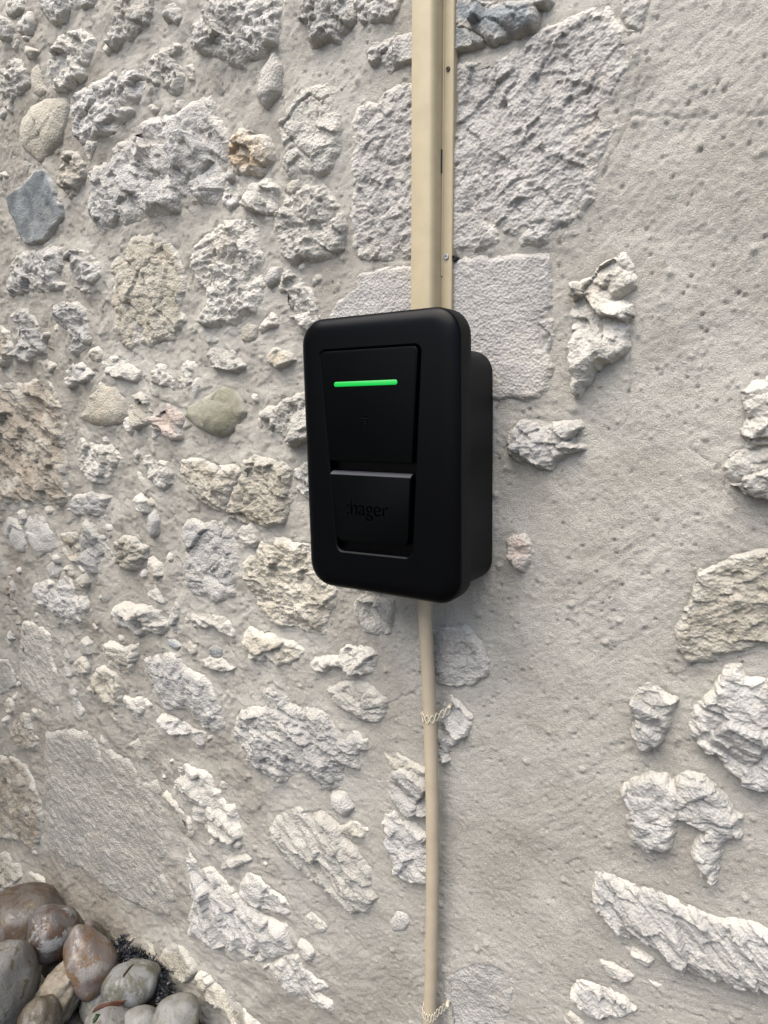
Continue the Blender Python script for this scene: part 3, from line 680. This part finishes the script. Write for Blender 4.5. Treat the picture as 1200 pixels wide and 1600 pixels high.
# light bar
A, Bq = bx(523.6, 600.6), bx(622.2, 597.2)
zc = (A[1]+Bq[1])/2
bm = bmesh.new()
LB = [(A[0], zc-0.0034), (Bq[0], zc-0.0034), (Bq[0], zc+0.0034), (A[0], zc+0.0034)]
loft(bm, [(round_poly(LB, [0.0033]*4), 0.0), (round_poly(LB, [0.0033]*4), -0.0026), (round_poly(inset(LB, 0.0008), [0.0026]*4), -0.0030)])
o = bm_obj('light_bar', bm, M_GREEN, ch); o.location = CL
# contactless mark
for (ua, ub, v) in ((567.2, 577.6, 652.0), (568.8, 575.8, 656.6), (570.2, 574.8, 660.4), (571.6, 573.4, 664.2)):
    a = bx(ua, v); b_ = bx(ub, v-0.2); bm = bmesh.new()
    RR = [(a[0], a[1]-0.00075), (b_[0], a[1]-0.00075), (b_[0], a[1]+0.00075), (a[0], a[1]+0.00075)]
    loft(bm, [(RR, -0.0005), (RR, -0.0030)]); o = bm_obj('reader_mark', bm, M_MARK, ch, smooth=False); o.location = CL
    m2 = o.data.copy(); m2.materials.clear(); q_ = link_mesh('reader_mark_lit_edge', m2, M_EDGE, ch, loc=CL+Vector((0, 0.0003, -0.0009)), smooth=False)  # lighter copy just below: painted light on the mark's lower edge
# raised lettering
fc = bpy.data.curves.new('lettering', 'FONT'); fc.body = ':hager'; fc.size = 0.030; fc.extrude = 0.0007; fc.bevel_depth = 0.00012
fc.space_character = 0.98; fc.offset = -0.00035
fo = bpy.data.objects.new('lettering_curve', fc); col.objects.link(fo)
bpy.context.view_layer.update()
me = bpy.data.meshes.new_from_object(fo.evaluated_get(bpy.context.evaluated_depsgraph_get())); bpy.data.objects.remove(fo)
xs = [v.co.x for v in me.vertices]; x0, x1 = min(xs), max(xs)
pa, pb = bx(544.5, 805), bx(608.5, 805.5)
k = (pb[0]-pa[0])/(x1-x0); zb0 = bx(553, 803.5)[1]
for v in me.vertices:
    v.co = Vector((pa[0]+(v.co.x-x0)*k, -0.0028-v.co.z*0.5, zb0+v.co.y*k*1.05))
o = link_mesh('lettering', me, M_MARK, flap, smooth=False)
me2 = me.copy(); me2.materials.clear()
o = link_mesh('lettering_lit_edge', me2, M_EDGE, flap, loc=(0.0001, 0.0003, -0.0005), smooth=False)  # lighter copy set lower paints the light along the letters' lower edges

# ---------------------------------------------------------------- trunking above the charger
M_CREAM = plastic('cream_pvc', (0.365, 0.308, 0.198), 0.42, 0.4, 0.0)
M_STEEL = plastic('zinc_steel', (0.42, 0.42, 0.42), 0.4, 0.5); M_STEEL.node_tree.nodes['Principled BSDF'].inputs['Metallic'].default_value = 0.8
M_RUST = plastic('rusted_steel', (0.07, 0.06, 0.05), 0.7, 0.3)
M_DARK = plastic('dark_slot', (0.03, 0.03, 0.03), 0.8, 0.2)
tk = empty('cable_trunking', (0.03, D-0.010, GZ+0.17)); tag(tk, 'cream plastic cable trunking running up the wall above the charger', 'trunking')
TKI = -Vector(tk.location)
YL, YF = 0.094, 0.121                        # lid face, flange face
zA, zB = GZ+0.165, GZ+1.45
def tx(u0, v0, u1, v1, y):                   # straight edge through two photo points, as x(z)
    P, Q = unproj(u0, v0, y), unproj(u1, v1, y); m = (Q[0]-P[0])/(Q[2]-P[2]); return lambda z: P[0]+m*(z-P[2])
eL = tx(642.3, 0, 640.8, 480, YL); eR = tx(709.6, 0, 705.0, 480, YF)
def extrude_profile(name, prof, m, z0, z1, parent, loc, angle=40):
    """prof(z) -> closed list of (x, y)"""
    bm = bmesh.new(); rs = []
    for zz in np.linspace(z0, z1, 12): rs.append([bm.verts.new((p[0], p[1], zz)) for p in prof(zz)])
    for r0, r1 in zip(rs[:-1], rs[1:]):
        n = len(r0)
        for i in range(n): bm.faces.new((r0[i], r0[(i+1) % n], r1[(i+1) % n], r1[i]))
    bm.faces.new(rs[0]); bm.faces.new(rs[-1])
    o = bm_obj(name, bm, m, parent, angle=angle); o.location = loc; return o
lid_w = tx(694.0, 0, 690.0, 480, YF)
def lid(z):
    a, b = eL(z), lid_w(z)-0.0009; r = 0.0075; p = [(a, YF+0.004), (a, YL+0.003), (a+0.0009, YL+0.0009), (a+0.003, YL)]
    for t in np.linspace(0, math.pi/2, 7): p.append((b-r+r*math.sin(t), YL+r*1.5-r*1.5*math.cos(t)))
    p += [(b, YF+0.004)]; return p
extrude_profile('lid', lid, M_CREAM, zA, zB, tk, TKI)
def base(z):
    a, b = eL(z)-0.010, eR(z); return [(a, D-0.001), (a, YF+0.001), (a+0.001, YF), (b-0.0012, YF), (b, YF+0.0012), (b, D-0.001)]
extrude_profile('base_channel', base, M_CREAM, zA+0.002, zB, tk, TKI)
def bead(z):                                  # bright lip where the lid clips on
    a = lid_w(z); return [(a-0.001, YF+0.001), (a-0.001, YF-0.0012), (a+0.0003, YF-0.0022), (a+0.0016, YF-0.0012), (a+0.0018, YF+0.001)]
extrude_profile('clip_lip', bead, M_CREAM, GZ+0.262, zB, tk, TKI)
def screw(u, v, m, r, name):
    P = unproj(u, v, YF-0.001); bm = bmesh.new(); n = 20
    circ = lambda rr: [(P[0]+rr*math.cos(6.28318*i/n), P[2]+rr*math.sin(6.28318*i/n)) for i in range(n)]
    loft(bm, [(circ(r), YF+0.001), (circ(r), YF-0.0014), (circ(r*0.85), YF-0.0022), (circ(r*0.45), YF-0.0022), (circ(r*0.40), YF-0.0008)])
    o = bm_obj(name, bm, m, tk, angle=35); o.location = TKI; return o
s1 = screw(700.0, 107.5, M_RUST, 0.0032, 'screw'); s1['label'] = 'rusty dark screw'
s2 = screw(697.2, 401.2, M_STEEL, 0.0041, 'screw'); s2['label'] = 'shiny zinc screw'
P, Q = unproj(694, 232, YF-0.0045), unproj(694.3, 269, YF-0.0045); bm = bmesh.new()
vv = []
for zz in (Q[2], P[2]):
    for dx, dy in ((-0.0004, 0), (0.0004, 0), (0.0004, 0.003), (-0.0004, 0.003)): vv.append(bm.verts.new((lid_w(zz)+0.0002+dx, YF-0.0048+dy, zz)))
for f in ((0, 1, 2, 3), (4, 5, 6, 7), (0, 1, 5, 4), (1, 2, 6, 5), (2, 3, 7, 6), (3, 0, 4, 7)): bm.faces.new([vv[i] for i in f])
o = bm_obj('slot', bm, M_DARK, tk, smooth=False); o.location = TKI
rn = random.Random(5); M_FLECK = plastic('white_flecks', (0.75, 0.73, 0.68), 0.6, 0.3)
bm = bmesh.new()
for v in (392, 397, 404, 412, 415, 421, 438, 447, 461):
    P = unproj(690.5-0.015*(v-390)+rn.uniform(-0.7, 0.7), v, YF-0.004)
    bmesh.ops.create_icosphere(bm, subdivisions=1, radius=rn.uniform(0.0005, 0.0009), matrix=Matrix.Translation((lid_w(P[2])-0.002, YF-0.004, P[2])))
o = bm_obj('plaster_fleck', bm, M_FLECK, tk); o.location = TKI; o['kind'] = 'stuff'
# wall plug beside the trunking
P = unproj(708.5, 403, D-0.012); bm = bmesh.new(); n = 20
circ = lambda rr: [(P[0]+rr*math.cos(6.28318*i/n), P[2]+rr*math.sin(6.28318*i/n)) for i in range(n)]
loft(bm, [(circ(0.0042), D+0.02), (circ(0.0042), D-0.012), (circ(0.0036), D-0.013), (circ(0.0024), D-0.013), (circ(0.0024), D-0.002)])
o = bm_obj('cable_end', bm, M_DARK, None, angle=35); tag(o, 'small black round cable end poking out beside the lower trunking screw', 'cable end')

# ---------------------------------------------------------------- pipe below the charger and its straps
M_PIPE = plastic('beige_conduit', (0.37, 0.312, 0.225), 0.5, 0.3)
M_STRAP = plastic('ivory_nylon', (0.52, 0.475, 0.37), 0.45, 0.4)
def tube(bm, path, r, n=20, closed=False, cap=True):
    path = [Vector(p) for p in path]; rings = []; N_ = len(path)
    ref = Vector((0.31, 0.87, 0.2)).normalized()
    for i, p in enumerate(path):
        t = (path[(i+1) % N_]-path[i-1]) if (closed or 0 < i < N_-1) else (path[1]-path[0] if i == 0 else path[-1]-path[-2])
        t.normalize(); a = t.cross(ref).normalized(); b = t.cross(a)
        rr = r[i] if isinstance(r, (list, tuple)) else r
        rings.append([bm.verts.new(p+(a*math.cos(6.28318*k/n)+b*math.sin(6.28318*k/n))*rr) for k in range(n)])
    for i in range(N_ if closed else N_-1):
        r0, r1 = rings[i], rings[(i+1) % N_]
        for k in range(n): bm.faces.new((r0[k], r0[(k+1) % n], r1[(k+1) % n], r1[k]))
    if cap and not closed: bm.faces.new(rings[0]); bm.faces.new(rings[-1])
PX = [(664.3, 925), (664.6, 960), (666.5, 1010), (669.5, 1065), (671.8, 1119), (673.6, 1180), (675.2, 1250), (675.8, 1338), (675.2, 1420), (673.6, 1513), (671.5, 1580), (668.0, 1700), (664, 1800), (660, 1900), (657, 1990)]
YP = [0.098, 0.100, 0.104, 0.108, 0.111, 0.1115, 0.1115, 0.1115, 0.1115, 0.1115, 0.1115, 0.1115, 0.1115, 0.1115, 0.1115]
path = [Vector(unproj(u, v, y)) for (u, v), y in zip(PX, YP)]
path = [Vector((path[0].x, path[0].y, GZ-0.165))] + [p for p in path if 0.04 < p.z < GZ-0.18]
path.append(Vector((path[-1].x-0.002, path[-1].y, -0.05)))
def smooth_path(p, k=6):
    out = []
    for i in range(len(p)-1):
        p0, p1, p2, p3 = p[max(i-1, 0)], p[i], p[i+1], p[min(i+2, len(p)-1)]
        for j in range(k):
            t = j/k; out.append(0.5*((2*p1)+(p2-p0)*t+(2*p0-5*p1+4*p2-p3)*t*t+(3*p1-p0-3*p2+p3)*t**3))
    return out+[p[-1]]
path = smooth_path(path)
RP = 0.0112
bm = bmesh.new(); tube(bm, path, RP, 28)
o = bm_obj('conduit_pipe', bm, M_PIPE, None, angle=50); tag(o, 'beige plastic conduit pipe running down the wall from under the charger', 'pipe')
def strap(v, tilt, amp, nw, label, tail):
    c = min(path, key=lambda p: abs((ROT[2]@(np.array(p)-CAM))*0 + (800-F*(ROT[1]@(np.array(p)-CAM))/(ROT[2]@(np.array(p)-CAM))) - v))
    root = empty('pipe_strap', (c.x, D-0.005, c.z)); tag(root, label, 'pipe strap'); inv = -Vector(root.location)
    # centre line: from the wall left of the pipe, round its front, back to the wall at the right
    R0 = RP+0.0016; cl = []
    for t in np.linspace(0, 1, 160):
        if t < 0.12: k = t/0.12; q = Vector((-R0, (D-c.y)*(1-k), 0))
        elif t < 0.70: k = (t-0.12)/0.58; a = math.pi*(1-k); q = Vector((R0*math.cos(a), -R0*math.sin(a), 0))
        else: k = (t-0.70)/0.30; q = Vector((R0+0.014*k, (D-c.y-0.002)*k, 0))
        q.z = tilt(q.x, t); cl.append(Vector((c.x+q.x, c.y+q.y, c.z+q.z)))
    for sgn in (1, -1):
        bm = bmesh.new(); pts = []
        for i, p in enumerate(cl):
            t = i/159; pts.append(p+Vector((0, 0, sgn*amp*math.sin(math.pi*nw*t))))
        tube(bm, pts, 0.00085, 8)
        o = bm_obj('strand', bm, M_STRAP, root); o.location = inv
    bm = bmesh.new(); e = cl[-1]
    tube(bm, [e+Vector((-0.002, 0.012, 0.006)), e+Vector((0.001, -0.004, 0.007)), e+Vector((0.004, -0.012, 0.0095)), e+Vector((0.007, -0.016, 0.011))], [0.0035, 0.0035, 0.0032, 0.002], 10)
    o = bm_obj('anchor_pin', bm, M_STRAP, root); o.location = inv
strap(1119, lambda x, t: 0.0+0.010*max(0, t-0.62)/0.38+0.006*max(0, 0.14-t)/0.14, 0.0066, 8, 'ivory lattice strap holding the pipe a little below the charger', 1)
strap(1578, lambda x, t: -0.002+0.014*max(0, t-0.62)/0.38+0.010*max(0, 0.16-t)/0.16, 0.0078, 13, 'ivory lattice strap round the pipe at the bottom edge of the view', 1)

# ---------------------------------------------------------------- ground and cobbles
def soil_mat():
    m, nt, b = nt_mat('gravelly_earth'); p = pos(nt)
    c = mixc(nt, ramp(nt, noise_tex(nt, p, 6, 6, 0.65), 0.35, 0.65), (0.055, 0.05, 0.042), (0.09, 0.08, 0.07))
    c = mixc(nt, ramp(nt, noise_tex(nt, p, 60, 4, 0.7), 0.5, 0.7, 0, 0.4), c, (0.16, 0.15, 0.135))
    nt.links.new(c, b.inputs['Base Color']); b.inputs['Roughness'].default_value = 0.95
    nt.links.new(bump(nt, noise_tex(nt, p, 45, 6, 0.7), 0.8, 0.03), b.inputs['Normal']); return m
bm = bmesh.new(); vv = [bm.verts.new(c) for c in ((-120, -240, 0), (120, -240, 0), (120, D+0.3, 0), (-120, D+0.3, 0))]; bm.faces.new(vv)
o = bm_obj('ground', bm, soil_mat(), None, smooth=False); tag(o, kind='structure')

def cobble_mat(name, c1, c2, c3, rough, spec, sc=20.0, speck=(0.05, 0.045, 0.04), sp_amt=0.5, th=(0.46, 0.54)):
    m, nt, b = nt_mat(name); tc = N(nt, 'ShaderNodeTexCoord').outputs['Object']
    c = mixc(nt, ramp(nt, noise_tex(nt, tc, sc, 5, 0.62, 0.8), *th), c1, c2)
    c = mixc(nt, ramp(nt, noise_tex(nt, tc, sc*1.7, 6, 0.68, 0.6), 0.54, 0.60), c, c3)
    c = mixc(nt, ramp(nt, noise_tex(nt, tc, 95, 5, 0.75), 0.58, 0.66, 0, sp_amt), c, speck)
    c = mixc(nt, ramp(nt, noise_tex(nt, tc, 45, 5, 0.7), 0.56, 0.72, 0, 0.45), c, tuple(min(0.7, v*1.35) for v in c1))
    nt.links.new(c, b.inputs['Base Color'])
    nt.links.new(ramp(nt, noise_tex(nt, tc, 20, 4), 0.3, 0.7, rough-0.10, rough+0.12), b.inputs['Roughness']); b.inputs['Specular IOR Level'].default_value = spec
    n1 = bump(nt, noise_tex(nt, tc, 160, 5, 0.7), 0.22, 0.003); nt.links.new(bump(nt, ramp(nt, noise_tex(nt, tc, 60, 5, 0.75), 0.36, 0.5), 0.35, 0.004, n1), b.inputs['Normal'])
    return m
CM = {
 'brown': cobble_mat('brown_flint', (0.099, 0.087, 0.076), (0.067, 0.043, 0.028), (0.109, 0.091, 0.060), 0.42, 0.45),
 'flint': cobble_mat('brown_white_flint', (0.091, 0.080, 0.076), (0.060, 0.035, 0.020), (0.193, 0.193, 0.186), 0.36, 0.5, 16.0),
 'grey': cobble_mat('grey_cobble', (0.141, 0.139, 0.130), (0.115, 0.109, 0.099), (0.078, 0.067, 0.041), 0.58, 0.35),
 'amber': cobble_mat('amber_flint', (0.115, 0.094, 0.083), (0.115, 0.067, 0.032), (0.164, 0.150, 0.133), 0.36, 0.5, 16.0),
 'rough': cobble_mat('rough_yellow_flint', (0.210, 0.186, 0.147), (0.164, 0.137, 0.095), (0.123, 0.115, 0.099), 0.8, 0.25, 28),
 'dark': cobble_mat('dark_brown_flint', (0.078, 0.067, 0.050), (0.052, 0.039, 0.022), (0.115, 0.102, 0.087), 0.42, 0.45),
 'olive': cobble_mat('olive_grey_cobble', (0.147, 0.148, 0.141), (0.095, 0.091, 0.067), (0.182, 0.182, 0.179), 0.5, 0.4),
 'pale': cobble_mat('pale_grey_cobble', (0.182, 0.181, 0.169), (0.150, 0.147, 0.133), (0.137, 0.133, 0.099), 0.55, 0.35),
 'pink': cobble_mat('pink_cobble', (0.174, 0.147, 0.133), (0.147, 0.119, 0.106), (0.193, 0.174, 0.160), 0.55, 0.35),
}
def cobble_mesh(bm, rad, rot, c, seed, lump=0.10, sub=5, rough=0.0, taper=0.0):
    ic = bmesh.ops.create_icosphere(bm, subdivisions=sub, radius=1.0)['verts']
    o = Vector((seed*3.17, seed*1.31, seed*0.77))
    for v in ic:
        p = v.co.copy(); s = 1 + lump*mnoise.noise(p*0.9+o) + lump*0.5*mnoise.noise(p*1.9+o)
        if rough:
            s += rough*mnoise.fractal(p*3.0+o, 0.9, 2.0, 5)*0.22
        q = Vector((p.x*rad[0]*(1-taper*p.z), p.y*rad[1]*(1-taper*p.z), p.z*rad[2]))*s
        v.co = rot @ q + c
def at_px(u, v, y): return Vector(unproj(u, v, y))
def on_level(u, v, z):
    d = ROT.T @ np.array([(u-600)/F, -(v-800)/F, 1.0]); return Vector(CAM+d*((z-CAM[2])/d[2]))
SUPPORT = []
FW, RT_, UP_ = Vector(ROT[2]), Vector(ROT[0]), Vector(ROT[1])
# (photo centre, half sizes in photo pixels, roll in degrees, height of the centre above the ground, material, label)
COB = [
 (34, 1442, 68, 56, -10, 0.115, 'brown', 0.0, 0.0, 'largest brown and ochre cobble, against the wall at the top of the heap'),
 (81, 1457, 43, 45, 0, 0.200, 'flint', 0.0, 0.0, 'round brown flint cobble with a white crusted patch'),
 (10, 1545, 46, 76, 0, 0.170, 'grey', 0.0, 0.0, 'big grey cobble with olive stains, lowest left of the heap'),
 (138, 1498, 36, 56, -28, 0.180, 'amber', 0.0, 0.28, 'pear shaped amber and lilac flint cobble standing beside the rough yellowish stone'),
 (94, 1556, 34, 60, 24, 0.118, 'rough', 0.5, 0.0, 'rough broken yellowish white stone wedged between smooth cobbles'),
 (62, 1592, 33, 38, 8, 0.150, 'dark', 0.0, 0.15, 'dark brown speckled cobble in front of the rough yellowish stone'),
 (205, 1537, 47, 36, -12, 0.130, 'olive', 0.0, 0.0, 'grey and olive cobble with a thin brown leaf on top'),
 (152, 1568, 26, 30, 10, 0.090, 'pale', 0.0, 0.0, 'small pale cobble half hidden behind the red brown dead leaf'),
 (172, 1598, 40, 26, 10, 0.100, 'grey', 0.0, 0.0, 'flat grey cobble under the red brown dead leaf'),
 (221, 1603, 34, 29, -6, 0.090, 'pale', 0.0, 0.0, 'pale speckled cobble between the flat grey one and the greenish one'),
 (276, 1593, 42, 36, -20, 0.110, 'pale', 0.0, 0.0, 'pale greenish cobble nearest the foot of the wall at the right'),
 (135, 1452, 12, 16, 0, 0.170, 'pink', 0.0, 0.0, 'small pale pink pebble tucked against the wall'),
 (122, 1458, 11, 22, 0, 0.180, 'dark', 0.0, 0.0, 'narrow dark red brown pebble peeping out behind the white crusted flint'),
 (124, 1480, 14, 18, -30, 0.160, 'grey', 0.0, 0.0, 'small grey beige pebble between the two brown flints'),
]
for i, (u, v, a, b_, roll, off, mk, rough, tap, label) in enumerate(COB):
    c = on_level(u, v, off); k = scale_at(c)*1.07; ra, rb = a/k, b_/k; rc = 0.5*(ra+rb)*1.02
    rot = Matrix((RT_, FW, UP_)).transposed() @ Matrix.Rotation(R(roll), 3, 'Y')
    bm = bmesh.new(); cobble_mesh(bm, (ra, rc, rb), rot, Vector((0, 0, 0)), i+1, 0.14, 5, rough, tap)
    o = bm_obj('cobble', bm, CM[mk], None); o.location = c
    tag(o, label, 'cobble', 'cobbles heaped at the foot of the wall')
    SUPPORT.append((c, ra, rb))
# the heap below and beyond, out of the picture or under the stones above
rn = random.Random(11); bm = bmesh.new(); n = 0
while n < 240:
    X, Y = rn.uniform(-2.2, 0.9), rn.uniform(-0.9, D-0.10); r = rn.uniform(0.04, 0.085)
    top = 0.05 + 0.16*max(0, min(1, (-0.75-X)/0.7))*max(0, 1-abs(D-0.2-Y)/0.75)
    zz = rn.uniform(-0.01, max(0.01, top-r*0.6)); P = np.array([X, Y, zz]); q = ROT @ (P-CAM)
    if q[2] > 0:
        u, v = 600+F*q[0]/q[2], 800-F*q[1]/q[2]
        if u > 230 and v < 1600+90: continue
        if v < 1600 and (v < 1500 + 0.35*u or zz > 0.09): continue
    cobble_mesh(bm, (r*rn.uniform(0.9, 1.3), r*rn.uniform(0.8, 1.1), r*rn.uniform(0.6, 0.85)), Matrix.Rotation(rn.uniform(0, 6), 3, 'Z'), Vector((X, Y, zz)), 40+n, 0.15, 3); n += 1
for i, (c, ra, rb) in enumerate(SUPPORT):     # what the upper stones lie on
    zt = c.z-rb-0.022; j = 0
    while zt > -0.03:
        X, Y = c.x+rn.uniform(-0.02, 0.02)-0.01, min(c.y+rn.uniform(0.0, 0.03), D-0.085)
        cobble_mesh(bm, (0.052, 0.048, 0.036), Matrix.Rotation(rn.uniform(0, 6), 3, 'Z'), Vector((X, Y, zt)), 300+7*i+j, 0.12, 3); zt -= 0.055; j += 1
for i in range(46):                          # and the flank of the heap round them
    X = rn.uniform(-1.45, -0.45); Y = rn.uniform(-0.42, 0.04); top = 0.11*max(0, 1-abs(X+0.9)/0.6)*max(0, 1-max(0, 0.0-Y)/0.5)
    zz = top*rn.uniform(0.0, 0.6); P = np.array([X, Y, zz]); q = ROT @ (P-CAM); u, v = 600+F*q[0]/q[2], 800-F*q[1]/q[2]
    if v < 1640 and u > -60 and not any((c-Vector(P)).length < 0.13 and c.z > zz+0.03 and (Vector(P)-Vector(CAM)).length > (c-Vector(CAM)).length for c, _, _ in SUPPORT): continue
    r = rn.uniform(0.035, 0.06); cobble_mesh(bm, (r*1.1, r, r*0.75), Matrix.Rotation(rn.uniform(0, 6), 3, 'Z'), Vector((X, Y, zz)), 500+i, 0.14, 3)
o = bm_obj('cobble_bed', bm, CM['dark'], None); tag(o, kind='stuff')

# black frayed netting squeezed between cobbles and wall
M_NET = plastic('black_netting_plastic', (0.012, 0.013, 0.017), 0.35, 0.6)
pts = [(186, 1470), (196, 1492), (214, 1496), (232, 1508), (246, 1524), (256, 1545), (262, 1562), (255, 1556)]
rn = random.Random(3); bm = bmesh.new()
line = smooth_path([on_level(u, v, zz) for (u, v), zz in zip(pts, (0.165, 0.155, 0.15, 0.14, 0.13, 0.115, 0.10, 0.10))], 10)
for i in range(1100):
    p = rn.choice(line) + Vector((rn.uniform(-0.012, 0.012), rn.uniform(-0.02, 0.02), rn.uniform(-0.013, 0.009)))
    d_ = Vector((rn.uniform(-1, 1), rn.uniform(-0.6, 0.6), rn.uniform(-0.7, 0.7))).normalized(); sde = d_.cross(Vector((rn.uniform(-1, 1), rn.uniform(-1, 1), rn.uniform(-1, 1)))).normalized()
    L_ = rn.uniform(0.008, 0.013); w = rn.uniform(0.0015, 0.0040); bend = Vector((rn.uniform(-1, 1), rn.uniform(-1, 1), rn.uniform(-1, 0.3)))*0.010
    prev = None
    for k in range(4):
        t = k/3; c = p+d_*L_*(t-0.5)+bend*(t*t); ww = w*(1-0.75*t)
        cur = (bm.verts.new(c+sde*ww), bm.verts.new(c-sde*ww))
        if prev: bm.faces.new((prev[0], prev[1], cur[1], cur[0]))
        prev = cur
tube(bm, line, 0.0045, 6)
o = bm_obj('frayed_netting', bm, M_NET, None, smooth=False); tag(o, 'black frayed plastic netting squeezed between grey cobble and wall', 'netting')

# leaves, lying on whichever cobble is under them
from mathutils.bvhtree import BVHTree
bpy.context.view_layer.update()
BV = []
for ob in col.objects:
    if ob.name.startswith('cobble'):
        BV.append(BVHTree.FromPolygons([ob.matrix_world @ v.co for v in ob.data.vertices], [tuple(p.vertices) for p in ob.data.polygons]))
def rest_on(pts):
    out = []; last = 2.0; c0 = Vector(CAM)
    for u, v in pts:
        d = (on_level(u, v, 0.1)-c0).normalized(); ds = [h[3] for h in (t.ray_cast(c0, d) for t in BV) if h[0] is not None]
        if ds: last = min(ds)
        out.append(c0+d*(last-0.003))
    return out
def leaf(name, pts, yoff, width, m, label, curl=0.003):
    P = smooth_path(rest_on(pts), 6); bm = bmesh.new(); rows = []
    for i, p in enumerate(P):
        t = i/(len(P)-1); w = width*math.sin(math.pi*min(max(t, 0.03), 0.97))**0.7*(1+0.25*math.sin(9*t+1))
        tg = (P[min(i+1, len(P)-1)]-P[max(i-1, 0)]).normalized(); s = tg.cross(FW).normalized()
        rows.append([bm.verts.new(p+s*w*q - FW*(curl*(1-abs(q)) + 0.0) - FW*0.0015*math.sin(7*t+q*2)) for q in (-1, -0.5, 0, 0.5, 1)])
    for r0, r1 in zip(rows[:-1], rows[1:]):
        for k in range(4): bm.faces.new((r0[k], r0[k+1], r1[k+1], r1[k]))
    geom = bmesh.ops.solidify(bm, geom=list(bm.faces), thickness=0.0008)
    o = bm_obj(name, bm, m, None); tag(o, label, 'leaf'); return o
def leaf_mat(name, a, b_):
    m, nt, b = nt_mat(name); p = pos(nt); nt.links.new(mixc(nt, ramp(nt, noise_tex(nt, p, 130, 4, 0.7), 0.35, 0.65), a, b_), b.inputs['Base Color']); b.inputs['Roughness'].default_value = 0.6
    return m
M_RED = leaf_mat('red_brown_leaf', (0.13, 0.045, 0.02), (0.07, 0.028, 0.015)); M_BRN = leaf_mat('brown_leaf', (0.08, 0.05, 0.022), (0.05, 0.03, 0.015)); M_GRN = leaf_mat('green_leaf', (0.03, 0.065, 0.015), (0.02, 0.045, 0.012))
YN = 0.145+0.062
leaf('dead_leaf', [(145, 1581), (160, 1573), (178, 1570), (198, 1563)], 0.27, 0.0085, M_RED, 'red brown crumpled dead leaf lying across the small pale cobbles')
leaf('thin_leaf', [(192, 1526), (200, 1516), (209, 1506)], 0.215, 0.0032, M_BRN, 'thin brown leaf lying on the grey and olive cobble')
leaf('green_leaf', [(146, 1598), (151, 1590), (156, 1584)], 0.29, 0.0060, M_GRN, 'scrap of green leaf beside the flat grey cobble')

# unseen plain wall, added left of the view to darken the left side
sw = bmesh.new(); bmesh.ops.create_grid(sw, x_segments=60, y_segments=60, size=0.5)
for v in sw.verts:
    a, b_ = v.co.x+0.5, v.co.y+0.5; Y, Z = D+0.02-2.6*a, -0.1+3.0*b_
    v.co = Vector((-1.80 + 0.02*mnoise.noise(Vector((0, Y*3, Z*3))), Y, Z))
bmesh.ops.solidify(sw, geom=list(sw.faces), thickness=0.3)
o = bm_obj('added_side_wall', sw, M_MORTAR, None); tag(o, 'unseen mortared wall added to shade the left of the stone wall', 'wall')
